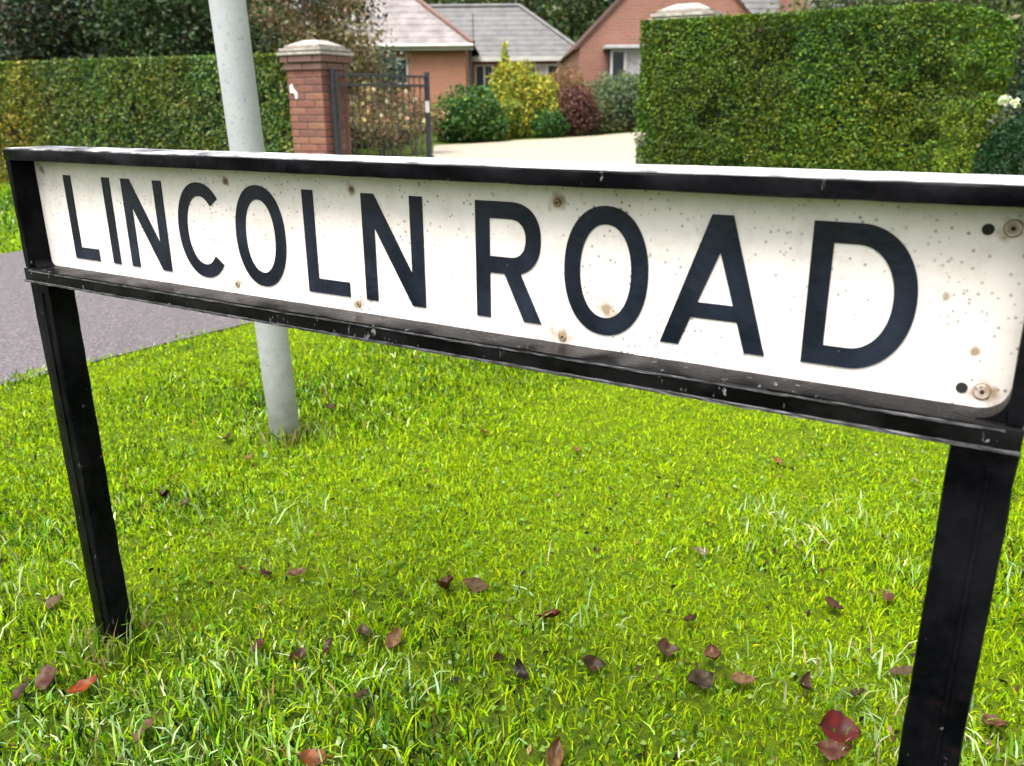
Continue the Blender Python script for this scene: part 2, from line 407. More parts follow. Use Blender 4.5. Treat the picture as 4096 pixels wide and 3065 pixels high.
strip_sheet('garden_drive', [(-1.75, 9.25), (-1.15, 11.5), (-1.35, 15.3), (-1.5, 17.4), (-0.7, 17.6), (0.2, 18.3), (0.9, 18.5), (1.9, 19.2), (3.4, 20.4), (5.6, 20.5), (5.0, 14), (2.7, 9.9), (1.65, 7.85)], M['cream'], 0.008, 'pale cream gravel drive inside the gates')

# ------------------------------------------------------------------ street name sign
SX, SY, SYAW, ZB = -0.786457, 1.442605, -0.559144, 0.743376
PH, PW = 0.1764, 1.4322
sign = empty('street_name_sign', (SX, SY, 0), SYAW, 'low white street nameplate lettered LINCOLN ROAD in a black frame on two black posts', 'street sign')
pl = MB().box(0.0, PW, 0.0, 0.006, 0.0, PH).build('plate', M['plate'], sign, loc=(0, 0, ZB))
tag(pl, 'white plate with navy letters and rust spots')
FY0, FY1 = -0.040, 0.042
def worn_bar(x0, x1, y0, y1, z0, z1, bev, seed, step=0.03, amp=0.0006):
    """bar with softened, slightly uneven edges"""
    mb = MB().box(x0, x1, y0, y1, z0, z1, bev)
    L = max(x1-x0, z1-z0); ax = 0 if (x1-x0) > (z1-z0) else 2
    n = int(L/step)
    es = [e for e in mb.bm.edges if abs((e.verts[0].co-e.verts[1].co)[ax]) > L*0.8]
    bmesh.ops.subdivide_edges(mb.bm, edges=es, cuts=n, use_grid_fill=True)
    rr = random.Random(seed)
    for v in mb.bm.verts: v.co += Vector((rr.uniform(-1, 1), rr.uniform(-1, 1), rr.uniform(-1, 1)))*amp
    return mb
worn_bar(-0.014, PW+0.014, FY0, FY1, PH, PH+0.0165, 0.0016, 1).build('top_rail', M['black'], sign, True, (0, 0, ZB))
worn_bar(-0.0135, PW+0.0135, FY0+0.003, FY1-0.002, PH+0.0166, PH+0.0186, 0.0006, 6, .03, .0002).build('top_glare_strip', M['sky_glare'], sign, True, (0, 0, ZB))  # thin strip added to carry the painted sky glare
worn_bar(-0.014, PW+0.014, FY0-0.002, FY1, -0.0225, 0.0, 0.0016, 2).build('bottom_rail', M['black_worn'], sign, True, (0, 0, ZB))
worn_bar(-0.0135, PW+0.0135, FY0-0.0045, FY0-0.0021, -0.0222, -0.0192, 0.0005, 7, .012, .0005).build('lower_highlight_strip', M['edge_highlight'], sign, False, (0, 0, ZB))  # this strip and the next are added as painted highlight lines
worn_bar(-0.0005, PW+0.0005, FY0-0.0032, FY0-0.0021, -0.0040, -0.0022, 0.0003, 8, .012, .0004).build('upper_highlight_strip', M['edge_highlight'], sign, False, (0, 0, ZB))
worn_bar(-0.013, 0.0005, FY0+0.001, FY1-0.001, 0.0005, PH-0.0005, 0.002, 3).build('side_rail', M['black'], sign, True, (0, 0, ZB))
worn_bar(PW-0.0005, PW+0.013, FY0+0.001, FY1-0.001, 0.0005, PH-0.0005, 0.002, 4).build('side_rail', M['black'], sign, True, (0, 0, ZB))
def fillet(cx, cz, r, sx_, sz_):
    loop = [(cx, 0, cz)]
    for k in range(7):
        t = PI/2*k/6
        loop.append((cx+sx_*(r-r*math.sin(t)), 0, cz+sz_*(r-r*math.cos(t))))
    mb = MB(); mb.prism([(x, -0.03, z) for x, _, z in loop], (0, 0.029, 0)); return mb
fillet(PW-0.001, 0.0005, 0.022, -1, 1).build('corner_fillet', M['black'], sign, False, (0, 0, ZB))
fillet(0.001, 0.0005, 0.012, 1, 1).build('corner_fillet', M['black'], sign, False, (0, 0, ZB))
def post(u0, seed):
    mb = worn_bar(u0, u0+0.052, -0.036, 0.010, -0.25, ZB-0.023, 0.004, seed, 0.03, 0.0008)
    o = mb.build('post', M['black'], sign, True)
    # raised weld bead down the inner edge
    MB().box(u0+0.030, u0+0.034, -0.0385, -0.037, -0.1, ZB-0.04, 0.0008).build('weld_bead', M['black'], o)
    return o
post(-0.014, 11); post(1.394, 12)

# lettering: outlines in the plane of the plate (metres), cap line 0.152, base line 0.0195
CB, CT, SW = 0.0190, 0.1530, 0.0190
def ell(cx, cz, rx, rz, a0, a1, n, ex=2.0):
    pts = []
    for k in range(n+1):
        t = R(a0+(a1-a0)*k/n); c, s_ = math.cos(t), math.sin(t)
        pts.append((cx+rx*math.copysign(abs(c)**(2/ex), c), cz+rz*math.copysign(abs(s_)**(2/ex), s_)))
    return pts
def strip_mesh(mb, A, B, d):
    """band between two polylines, with thickness"""
    bm = mb.bm; y0, y1 = -d, -0.0002
    fa = [bm.verts.new((x, y0, z)) for x, z in A]; fb = [bm.verts.new((x, y0, z)) for x, z in B]
    ba = [bm.verts.new((x, y1, z)) for x, z in A]; bb = [bm.verts.new((x, y1, z)) for x, z in B]
    for i in range(len(A)-1):
        bm.faces.new((fa[i], fa[i+1], fb[i+1], fb[i])); bm.faces.new((fa[i], ba[i], ba[i+1], fa[i+1])); bm.faces.new((fb[i], fb[i+1], bb[i+1], bb[i]))
    bm.faces.new((fa[0], fb[0], bb[0], ba[0])); bm.faces.new((fa[-1], ba[-1], bb[-1], fb[-1]))
def quad(mb, pts, d=0.0016):
    mb.prism([(x, -d, z) for x, z in pts], (0, d-0.0002, 0))
def letter(ch, x0, x1):
    mb = MB(); w = SW; d = 0.0016
    def stem(a, b, z0=CB, z1=CT, dd=d): quad(mb, [(a, z0), (b, z0), (b, z1), (a, z1)], dd)
    if ch == 'L':
        stem(x0, x0+w); quad(mb, [(x0+w, CB), (x1, CB), (x1, CB+w), (x0+w, CB+w)])
    elif ch == 'I': stem(x0, x1)
    elif ch == 'N':
        quad(mb, [(x0, CB), (x0+w, CB), (x0+w, CT-0.040), (x0+w*1.05, CT), (x0, CT)])
        quad(mb, [(x1-w, CB+0.040), (x1-w*1.05, CB), (x1, CB), (x1, CT), (x1-w, CT)])
        quad(mb, [(x0+w, CT-0.040), (x1-w*1.05, CB), (x1-w, CB+0.040), (x0+w*1.05, CT)], 0.0017)
    elif ch == 'O':
        cx, cz, rx, rz = (x0+x1)/2, (CB+CT)/2, (x1-x0)/2, (CT-CB)/2+.002
        strip_mesh(mb, ell(cx, cz, rx, rz, 0, 360, 48, 2.15), ell(cx, cz, rx-w, rz-w, 0, 360, 48, 2.15), d)
    elif ch == 'C':
        cx, cz, rx, rz = x0+0.051, (CB+CT)/2, 0.051, (CT-CB)/2+.001
        strip_mesh(mb, ell(cx, cz, rx, rz, 42, 318, 40, 2.1), ell(cx, cz, rx-w, rz-w, 46, 314, 40, 2.1), d)
    elif ch == 'D':
        stem(x0, x0+w)
        zc, rz = (CB+CT)/2, (CT-CB)/2; xm = x0+0.040; rx = x1-xm
        A = [(x0+w, CB)]+ell(xm, zc, rx, rz, -90, 90, 32, 2.1)+[(x0+w, CT)]
        B = [(x0+w, CB+w)]+ell(xm, zc, rx-w*1.02, rz-w, -90, 90, 32, 2.1)+[(x0+w, CT-w)]
        strip_mesh(mb, A, B, d)
    elif ch == 'R':
        stem(x0, x0+w)
        zb = 0.072; zc, rz = (zb+CT)/2, (CT-zb)/2; xm = x0+0.046; rx = x1-xm
        A = [(x0+w, zb)]+ell(xm, zc, rx, rz, -90, 90, 28, 2.3)+[(x0+w, CT)]
        B = [(x0+w, zb+w)]+ell(xm, zc, rx-w, rz-w, -90, 90, 28, 2.3)+[(x0+w, CT-w)]
        strip_mesh(mb, A, B, d)
        quad(mb, [(x1-0.0215, CB), (x1+0.001, CB), (x0+0.0585, zb+0.004), (x0+0.037, zb+0.004)], 0.0017)
    elif ch == 'A':
        xl, xr = (x0+x1)/2-0.0105+.004, (x0+x1)/2+0.0105+.004; xm = (xl+xr)/2
        quad(mb, [(x0, CB), (x0+0.020, CB), (xm, CT-0.036), (xm, CT), (xl, CT)])
        quad(mb, [(x1-0.020, CB), (x1, CB), (xr, CT), (xm, CT), (xm, CT-0.036)])
        f = lambda z: (z-CB)/(CT-0.036-CB)
        za, zb2 = 0.049, 0.065
        quad(mb, [(x0+.020+(xm-x0-.020)*f(za)-.004, za), (x1-.020+(xm-x1+.020)*f(za)+.004, za), (x1-.020+(xm-x1+.020)*f(zb2)+.004, zb2), (x0+.020+(xm-x0-.020)*f(zb2)-.004, zb2)], 0.0013)
    o = mb.build('letter', M['letter'], pl)
    return o
for ch, a, b in [('L', .078, .1435), ('I', .180, .1985), ('N', .228, .3235), ('C', .353, .4345), ('O', .476, .572), ('L', .609, .682), ('N', .710, .805), ('R', .881, .967), ('O', .997, 1.095), ('A', 1.111, 1.220), ('D', 1.255, 1.349)]:
    letter(ch, a, b)
for (u, w, r_) in [(1.412, 0.156, 0.0062), (1.410, 0.015, 0.0062), (0.987, 0.155, 0.0045), (0.995, 0.008, 0.0045), (0.464, 0.158, 0.0036), (0.466, 0.014, 0.0036), (0.695, 0.157, 0.0034), (0.695, 0.011, 0.0036)]:
    s = MB().tube((u, -0.0016, w), (u, -0.0002, w), r_, r_*1.1, 16).build('screw', M['rust'] if r_ < .006 else M['plate'], pl, True)
    MB().tube((u, -0.0022, w), (u, -0.0017, w), r_*.3, r_*.3, 10).build('socket', M['hole'], s)
    if r_ > .006:
        mb = MB(); strip_mesh(mb, ell(u, w, r_*1.22, r_*1.22, 20, 330, 20), ell(u, w, r_*1.06, r_*1.06, 20, 330, 20), 0.0008); mb.build('rust_ring', M['rust'], s)
for (u, w) in [(1.394, 0.154), (1.394, 0.016)]:
    MB().tube((u, -0.0009, w), (u, -0.0002, w), 0.0048, 0.0048, 14).build('hole', M['hole'], pl)

# ------------------------------------------------------------------ grey pole
pole = empty('metal_pole', (-0.7165, 2.487, 0), 0, 'tall pale grey round metal pole standing in the grass behind the sign', 'pole')
pole.rotation_euler = (R(4.3), R(-0.55), 0)
def ring_tube(name, prof, m, parent, seg=32):
    bm = bmesh.new(); rings = []
    for r_, z in prof: rings.append([bm.verts.new((r_*math.cos(2*PI*k/seg), r_*math.sin(2*PI*k/seg), z)) for k in range(seg)])
    for a, b in zip(rings, rings[1:]):
        for k in range(seg): bm.faces.new((a[k], a[(k+1) % seg], b[(k+1) % seg], b[k]))
    bm.faces.new(rings[0][::-1]); bm.faces.new(rings[-1])
    me = bpy.data.meshes.new(name); bm.to_mesh(me); bm.free(); me.materials.append(m)
    for p in me.polygons: p.use_smooth = len(p.vertices) == 4
    return link(bpy.data.objects.new(name, me), parent)
PR = 0.0465
ring_tube('shaft', [(PR, -0.3), (PR, 0.2), (PR, 1.0), (PR, 2.0), (PR, 2.9)], M['galv'], pole)
ring_tube('cap', [(PR+0.0015, 2.88), (PR+0.0015, 2.905), (PR*.7, 2.93), (0.004, 2.94)], M['galv'], pole)

# ------------------------------------------------------------------ gate piers and gate
def make_pier(loc, h_shaft, label):
    t = empty('brick_pier', loc, BYAW, label, 'gate pier', 'brick gate piers')
    S = 0.45; bw, bh, bd, jt = 0.215, 0.065, 0.1025, 0.010
    MB().box(0.010, S-0.010, 0.010, S-0.010, 0, h_shaft+0.15).build('mortar', M['mortar'], t)
    rr = random.Random(int(h_shaft*100))
    meshes = {}
    def brick_mesh(lx, ly, k):
        key = (round(lx, 3), round(ly, 3), k)
        if key not in meshes:
            bm = bmesh.new(); r = bmesh.ops.create_cube(bm, size=1.0)
            for v in bm.verts: v.co = Vector((v.co.x*lx, v.co.y*ly, v.co.z*bh))
            bmesh.ops.bevel(bm, geom=bm.edges[:], offset=0.004, segments=1, affect='EDGES')
            me = bpy.data.meshes.new('brick'); bm.to_mesh(me); bm.free(); me.materials.append(M['bricks'][k] if k < 6 else M['brick_dark'])
            meshes[key] = me
        return meshes[key]
    def put(x0, x1, y0, y1, z, k):
        o = bpy.data.objects.new('brick', brick_mesh(x1-x0, y1-y0, k)); link(o, t)
        o.location = ((x0+x1)/2+rr.uniform(-.0015, .0015), (y0+y1)/2+rr.uniform(-.0015, .0015), z+bh/2)
        o.rotation_euler = (0, 0, rr.uniform(-.006, .006))
    n = int(round(h_shaft/0.075)); z = 0.0
    for c in range(n+2):
        e = 0.0 if c < n else (0.022 if c == n else 0.045)     # two oversailing courses under the cap
        lo, hi = -e, S+e
        rows = []
        half = (hi-lo-jt)/2
        a = [(lo, lo+half, lo, lo+bd), (lo+half+jt, hi, lo, lo+bd), (lo, lo+half, hi-bd, hi), (lo+half+jt, hi, hi-bd, hi),
             (lo, lo+bd, lo+bd+jt, hi-bd-jt), (hi-bd, hi, lo+bd+jt, hi-bd-jt)]
        if c % 2: a = [(q[2], q[3], q[0], q[1]) for q in a]
        for q in a: put(*q, z, 6 if c >= n else rr.randrange(6))
        z += 0.075
    zc = z-0.005
    for nm, e, z0, z1, m_ in (('cap_slab', .065, 0, .026, 'stone'), ('cap_joint', .030, .0265, .040, 'mortar'), ('cap_slab', .045, .0405, .066, 'stone'), ('cap_joint', .012, .0665, .078, 'mortar'), ('cap_slab', .0, .0785, .100, 'stone')):
        MB().box(-e, S+e, -e, S+e, zc+z0, zc+z1, .004).build(nm, M[m_], t)
    bm = MB(); b = 0.02; zt = zc+0.101
    bm.prism([(b, b, zt), (S-b, b, zt), (S-b, S-b, zt), (b, S-b, zt)], (0, 0, 0.02))
    for v in bm.bm.verts:
        if v.co.z > zt+.01: v.co.x = S/2+(v.co.x-S/2)*.45; v.co.y = S/2+(v.co.y-S/2)*.45; v.co.z = zt+0.05
    bm.build('cap_top', M['stone'], t)
    return t
pierL = make_pier((P0[0], P0[1], 0), 1.36, 'red brick gate pier with layered stone cap at the end of the long left hedge')
# irregular white chip of paint on the pier's front
lp = [(x+.01, z*1.0+.10) for x, z in [(0.02, 1.10), (0.055, 1.115), (0.065, 1.07), (0.095, 1.045), (0.115, 1.02), (0.11, 0.96), (0.085, 0.965), (0.08, 1.01), (0.055, 1.025), (0.02, 1.02)]]
MB().prism([(x, -0.006, z) for x, z in lp], (0, 0.004, 0)).build('white_patch', M['whitepaint'], pierL)
pierR = make_pier((1.27, 7.86, 0), 1.50, 'gate pier half hidden behind the tall right hedge, only its pale cap showing')

GL = 1.62; GH = 1.26; GZ = 0.06
g0 = P0 + BD*0.50 + BN*0.10
gate = empty('metal_gate', (float(g0[0]), float(g0[1]), 0.0), math.atan2(0.835, 0.55), 'open dark metal gate leaf with thin vertical bars beside the brick pier', 'gate')
def bar(x, y, z, ry=0): pass
MB().box(-0.005, 0.03, -0.018, 0.018, 0, GH+0.10, 0.003).build('hinge_post', M['gate_black'], gate)
MB().box(0.04, 0.08, -0.02, 0.02, GZ, GZ+GH, 0.003).build('stile', M['gate_black'], gate)
MB().box(GL-0.05, GL, -0.025, 0.025, GZ-0.03, GZ+GH+0.04, 0.003).build('stile', M['gate_black'], gate)
for z in (GZ+0.03, GZ+0.14, GZ+GH-0.13, GZ+GH-0.03):
    MB().box(0.081, GL-0.051, -0.015, 0.015, z, z+0.028, 0.002).build('rail', M['gate_black'], gate)
barmesh = None
for k in range(13):
    x = 0.08 + (GL-0.13)*(k+1)/14
    if barmesh is None:
        b0 = MB().tube((0, 0, GZ+0.035), (0, 0, GZ+GH-0.01), 0.0075, 0.0075, 8).build('bar', M['gate_black'], gate, True); b0.location.x = x; barmesh = b0.data
    else:
        b1 = bpy.data.objects.new('bar', barmesh); link(b1, gate); b1.location.x = x
lt = MB().box(GL-0.10, GL-0.03, -0.032, -0.026, GZ+0.84, GZ+0.97, 0.002).build('latch_plate', M['whitepaint'], gate)
MB().box(GL-0.055, GL+0.012, -0.04, 0.04, GZ-0.03, GZ+0.34, 0.004).build('drop_bolt', M['gate_black'], gate)

# ------------------------------------------------------------------ hedges
def hedge(name, origin, length, depth, h0, h1, pal, wts, rng, n, leaf, label, bump_amp=0.045, round_r=0.0, fade=None):
    t = empty(name, (float(origin[0]), float(origin[1]), 0), BYAW, label, 'hedge')
    # faces: front, top, ends, back
    areas = [length*h0, length*depth*1.1, depth*h0, depth*h0, length*h0*.35]
    f = rng.choice(5, n, p=np.array(areas)/sum(areas))
    u, v = rng.random(n), rng.random(n)
    X = np.where(f == 2, 0, np.where(f == 3, length, u*length))
    Hh = h0+(h1-h0)*X/length
    Y = np.where(f == 0, 0, np.where(f == 4, depth, np.where(f == 1, u*0+rng.random(n)*depth, u*depth)))
    Z = np.where(f == 1, Hh, 0.03+v*(Hh-.03))
    nrm = np.zeros((n, 3)); nrm[f == 0, 1] = -1; nrm[f == 1, 2] = 1; nrm[f == 2, 0] = -1; nrm[f == 3, 0] = 1; nrm[f == 4, 1] = 1
    Pn = np.stack([X, Y, Z], 1)
    if round_r:       # soften the far top corner
        k = np.clip((X-(length-round_r))/round_r, 0, 1); Pn[:, 2] -= (1-np.sqrt(1-np.clip(k*.92, 0, 1)**2))*0.30*np.clip((Z-.6)/(Hh-.6), 0, 1)
        Pn[:, 1] += (1-np.sqrt(1-np.clip(k*.95, 0, 1)**2))*depth*.35*(1-Y/depth)
    bmp = (fbm(Pn, 3.2)-.5)*2*bump_amp + (vnoise(Pn+4, 11)-.5)*bump_amp*.9
    dep = rng.exponential(0.028, n)
    topf = (f == 1)
    Pn += nrm*(bmp*np.where(topf, .35, 1)-dep*np.where(topf, .5, 1))[:, None]
    gap = (vnoise(Pn+50, 9)*.55+vnoise(Pn+60, 4)*.45) < .33; Pn -= nrm*(gap*rng.uniform(.04, .16, n)*np.where(topf, .2, 1))[:, None]
    wsp = (rng.random(n) < .015) ; Pn += nrm*(wsp*rng.random(n)*.05)[:, None]
    c = palette(rng, n, pal, wts, .22)
    patch = fbm(Pn, 1.3)[:, None]; patch2 = fbm(Pn+20, 1.9)[:, None]
    c = c*(0.50+1.05*patch)
    c[:, 0:1] *= 0.55+1.05*patch2; c[:, 2:3] *= 1.5-.9*patch2
    if fade is not None: c = fade(Pn, c)
    V, T, cc = leaf_arrays(rng, Pn, leaf*rng.uniform(.6, 1.3, n), c, nrm, .5)
    fo = link(bpy.data.objects.new('foliage', np_mesh('foliage', V, T, cc, M['leaf'])), t); fo['kind'] = 'stuff'
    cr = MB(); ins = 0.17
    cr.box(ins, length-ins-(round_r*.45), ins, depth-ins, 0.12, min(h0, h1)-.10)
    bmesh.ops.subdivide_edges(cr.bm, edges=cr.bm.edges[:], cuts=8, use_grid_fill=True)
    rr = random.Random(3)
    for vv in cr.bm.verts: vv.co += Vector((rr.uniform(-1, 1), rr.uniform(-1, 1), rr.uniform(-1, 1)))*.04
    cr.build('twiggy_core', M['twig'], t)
    st = MB(); k = 0
    x = 0.2
    while x < length-.15:
        st.tube((x+rr.uniform(-.05, .05), depth*.5+rr.uniform(-.1, .1), -0.05), (x+rr.uniform(-.1, .1), depth*.5+rr.uniform(-.15, .15), h0*.6), .022, .012, 6); x += rr.uniform(.3, .45)
    st.build('stems', M['bark'], t)
    return t
rng = np.random.default_rng(11)
hl0 = P0 - BD*7.4 + BN*0.08
def left_fade(P, c):
    # the far end is yellower privet, the near end bluer green
    k = np.clip((P[:, 0:1]-2.2)/2.2, 0, 1)
    c = c.copy(); c[:, 0:1] *= 1.45-0.55*k; c[:, 2:3] *= 0.7+0.5*k
    return c
hedge('hedge', hl0, 7.36, 0.8, 1.585, 1.52, [(.085, .135, .016), (.050, .105, .018), (.135, .165, .018), (.03, .06, .018), (.18, .21, .08)], [4, 4, 2.5, 2, .8], rng, 90000, .045, 'long clipped yellow-green hedge running left from the brick pier', fade=left_fade)
hr0 = np.array([1.085, 7.55])
def right_fade(P, c):
    k = np.clip(np.exp(-((P[:, 0:1]-1.45)/.75)**2)*np.exp(-((P[:, 2:3]-.65)/.55)**2), 0, 1)
    c = c.copy(); c[:, 0:1] *= 1+.35*k; c[:, 1:2] *= 1+.25*k
    return c
hedge('hedge', hr0, 2.74, 0.85, 1.635, 1.66, [(.064, .130, .009), (.040, .095, .012), (.115, .160, .007), (.020, .050, .014), (.14, .19, .06)], [5, 4, 2.4, 1.2, .3], rng, 135000, .026, 'tall thick dark green clipped hedge with squared top on the right', round_r=.6, fade=right_fade)

# ------------------------------------------------------------------ shrubs and trees
def blob_shrub(name, loc, parts, pal, wts, n, leaf, label, cat='shrub', m='leaf', seed=0, stems=5, h=1.0, shell=.45, droop=0, group=None, bump=.16, lump=3.0):
    """parts: list of (cx, cy, cz, rx, ry, rz); leaves spread through the outer part of each lobe"""
    rng = np.random.default_rng(100+seed)
    t = empty(name, loc, 0, label, cat, group)
    vol = np.array([p[3]*p[5]+p[4]*p[5]+p[3]*p[4] for p in parts]); k = rng.choice(len(parts), n, p=vol/vol.sum())
    pa = np.array(parts)[k]
    d = unit(rng.normal(size=(n, 3)))
    rad = 1-shell*rng.random(n)**1.6
    rad *= 1+(fbm(d*1.0+k[:, None]*3.1, lump)-.5)*2*bump + (vnoise(d+k[:, None], lump*3.5)-.5)*bump
    C = pa[:, :3]+d*pa[:, 3:6]*rad[:, None]
    ok = C[:, 2] > 0.02; C, d = C[ok], d[ok]
    c = palette(rng, len(C), pal, wts, .2)*(.6+.8*fbm(C, 2.5)[:, None])
    V, T, cc = leaf_arrays(rng, C, leaf*rng.uniform(.6, 1.35, len(C)), c, d, .35, droop=droop)
    fo = link(bpy.data.objects.new('foliage', np_mesh('foliage', V, T, cc, M[m])), t); fo['kind'] = 'stuff'
    rr = random.Random(seed); st = MB()
    for _ in range(stems):
        p = parts[rr.randrange(len(parts))]
        a = Vector((p[0]*.3+rr.uniform(-.08, .08)*h, p[1]*.3+rr.uniform(-.08, .08)*h, -0.05)); b = Vector((p[0]+rr.uniform(-.4, .4)*p[3], p[1]+rr.uniform(-.4, .4)*p[4], p[2]+rr.uniform(0, .5)*p[5]))
        mid = (a+b)/2+Vector((rr.uniform(-.06, .06), rr.uniform(-.06, .06), .05))*h
        st.tube(a, mid, .022*h, .014*h, 6); st.tube(mid, b, .014*h, .006*h, 6)
    st.build('stems', M['bark'], t)
    return t
def Z(x, y): return float(zg(x, y))
def at(x, y): return (x, y, Z(x, y))
DG = [(.030, .085, .016), (.045, .12, .02), (.018, .055, .014), (.10, .16, .06)]
blob_shrub('shrub', at(-0.82, 18.15), [(0, 0, .50, .66, .6, .58), (-.35, .05, .4, .35, .4, .42), (.25, 0, .55, .42, .4, .5), (.45, -.1, .3, .35, .3, .3)], DG+[(.16, .19, .03)], [4, 3, 2, .4, .8], 9000, .085, 'rounded dark green shrub at the edge of the cream drive', seed=1, bump=.32, shell=.65)
blob_shrub('shrub', at(-1.28, 18.6), [(0, 0, .42, .40, .4, .45)], [(.10, .15, .02), (.16, .19, .03), (.05, .09, .02)], [3, 2, 2], 3500, .07, 'low olive green shrub left of the rounded dark green one', seed=2)
GOLD = [(.38, .33, .025), (.28, .28, .03), (.16, .20, .025), (.46, .40, .08)]
blob_shrub('shrub', at(0.15, 19.35), [(-.05, 0, .75, .55, .5, .75), (-.22, 0, 1.20, .34, .3, .42), (-.24, 0, 1.66, .09, .09, .34), (.45, .05, .85, .42, .42, .48), (.62, 0, .95, .28, .3, .35), (.05, -.15, .40, .5, .45, .42), (-.3, 0, .95, .3, .3, .5), (-.45, -.1, .5, .4, .4, .45), (.75, -.1, .55, .35, .35, .4), (.15, .1, 1.15, .35, .3, .4)], GOLD+[(.06, .11, .02)], [2.4, 3, 3, .9, 1.6], 17000, .07, 'tall golden yellow shrub rising to a point against the bungalow', seed=3, bump=.42, shell=.7)
blob_shrub('shrub', at(1.42, 19.3), [(0, 0, .48, .52, .5, .54), (.02, 0, .62, .42, .42, .40)], [(.085, .035, .03), (.055, .022, .022), (.13, .06, .045), (.10, .06, .03)], [4, 3, 2, 1], 9000, .06, 'rounded purple-brown shrub beside the drive', seed=4, bump=.25, shell=.6)
blob_shrub('shrub', at(2.30, 20.3), [(0, 0, .62, .66, .6, .62), (.3, 0, .85, .55, .5, .40), (.55, .1, .6, .6, .5, .6)], [(.075, .115, .055), (.10, .14, .065), (.05, .08, .045), (.16, .19, .06)], [4, 3, 3, 1], 10000, .07, 'grey-green bushy shrub below the canopied window', seed=5, bump=.38, shell=.65)
blob_shrub('shrub', at(0.85, 18.95), [(0, 0, .28, .42, .3, .30)], DG, [3, 3, 4, .2], 2600, .06, 'small dark green shrub tucked between the golden and purple shrubs', seed=6, bump=.35)
blob_shrub('shrub', at(1.35, 21.6), [(0, 0, .85, .55, .45, .62), (.35, 0, .7, .4, .4, .5)], [(.17, .085, .045), (.22, .12, .06), (.12, .10, .04)], [3, 2, 2], 4500, .07, 'russet brown bush behind the purple-brown shrub', seed=7, bump=.3, shell=.8)

blob_shrub('shrub', at(-0.25, 18.75), [(0, 0, .35, .40, .3, .38), (.25, .1, .5, .3, .3, .35)], GOLD+DG[:2], [1, 2, 3, .3, 2, 2], 4500, .07, 'olive shrub filling the gap between dark green and golden shrubs', seed=8, bump=.4, shell=.7)
blob_shrub('shrub', at(1.95, 19.75), [(0, 0, .35, .42, .3, .38)], [(.06, .09, .03), (.09, .12, .05), (.07, .045, .03)], [3, 3, 2], 3500, .065, 'low dull green shrub between the purple-brown and grey-green shrubs', seed=9, bump=.4, shell=.7)
blob_shrub('shrub', at(3.1, 20.7), [(0, 0, .6, .6, .5, .6), (.4, 0, .5, .6, .5, .55)], [(.06, .10, .045), (.09, .13, .05), (.04, .07, .03)], [3, 3, 2], 5500, .07, 'green shrub beside the hedge below the canopied window, right of the grey-green one', seed=10, bump=.35, shell=.7)
# the rose bed behind the gate: thin twigs, brown and olive leaves, pale blooms
def rose(loc, h, seed, label):
    rng = np.random.default_rng(400+seed); rr = random.Random(seed)
    t = empty('rose_bush', loc, 0, label, 'rose bush', 'rose bushes behind the gate')
    st = MB(); pts = []
    for _ in range(14):
        a = Vector((rr.uniform(-.12, .12), rr.uniform(-.1, .1), -.03)); top = Vector((rr.uniform(-.48, .48), rr.uniform(-.35, .35), h*rr.uniform(.6, 1.0)))
        mid = a.lerp(top, .5)+Vector((rr.uniform(-.08, .08), rr.uniform(-.08, .08), .05))
        st.tube(a, mid, .009, .006, 5); st.tube(mid, top, .006, .003, 5)
        for q in range(5):
            s = mid.lerp(top, rr.random()); e = s+Vector((rr.uniform(-.2, .2), rr.uniform(-.2, .2), rr.uniform(-.02, .2)))
            st.tube(s, e, .004, .002, 4); pts += [s, e, s.lerp(e, .5)]
        pts += [mid, top]
    st.build('stems', M['bark'], t)
    pts = np.array([list(p) for p in pts])
    n = 1700; C = pts[rng.integers(0, len(pts), n)]+rng.normal(0, .055, (n, 3)); C = C[C[:, 2] > .03]
    c = palette(rng, len(C), [(.15, .11, .045), (.10, .10, .035), (.17, .075, .03), (.20, .15, .08), (.07, .06, .03)], [3, 3, 1.6, 2, 2], .25)
    V, T, cc = leaf_arrays(rng, C, .055*rng.uniform(.6, 1.3, len(C)), c)
    fo = link(bpy.data.objects.new('foliage', np_mesh('foliage', V, T, cc, M['leaf'])), t); fo['kind'] = 'stuff'
    tops = pts[np.argsort(-pts[:, 2]+rng.normal(0, .35, len(pts)))][:9]
    for q in tops:
        C = q+rng.normal(0, .014, (26, 3)); kk = rng.choice([0, 0, 0, 1, 2])
        base = [(.62, .56, .40), (.55, .34, .26), (.58, .44, .20)][kk]
        V, T, cc = leaf_arrays(rng, C, .040, palette(rng, 26, [base], [1], .08), aspect=.9)
        link(bpy.data.objects.new('bloom', np_mesh('bloom', V, T, cc, M['petal'])), t)
for i, (x, y, h, lb) in enumerate([(-2.75, 15.2, 1.15, 'straggly brown rose bush with pale blooms next to the pier'), (-2.15, 15.0, 1.05, 'straggly rose bush with cream blooms behind the middle of the gate'), (-1.62, 15.3, 1.0, 'thin rose bush with pale blooms behind the free end of the gate'), (-2.5, 14.0, .75, 'low rose bush in front, seen through the bars near the pier'), (-1.85, 13.9, .7, 'low rose bush in front, seen through the bars near the gate end'), (-3.3, 15.6, 1.2, 'rose bush hidden mostly behind the brick pier'), (-2.4, 16.3, 1.3, 'taller russet rose bush at the back of the bed')]):
    rose(at(x, y), h, i, lb)

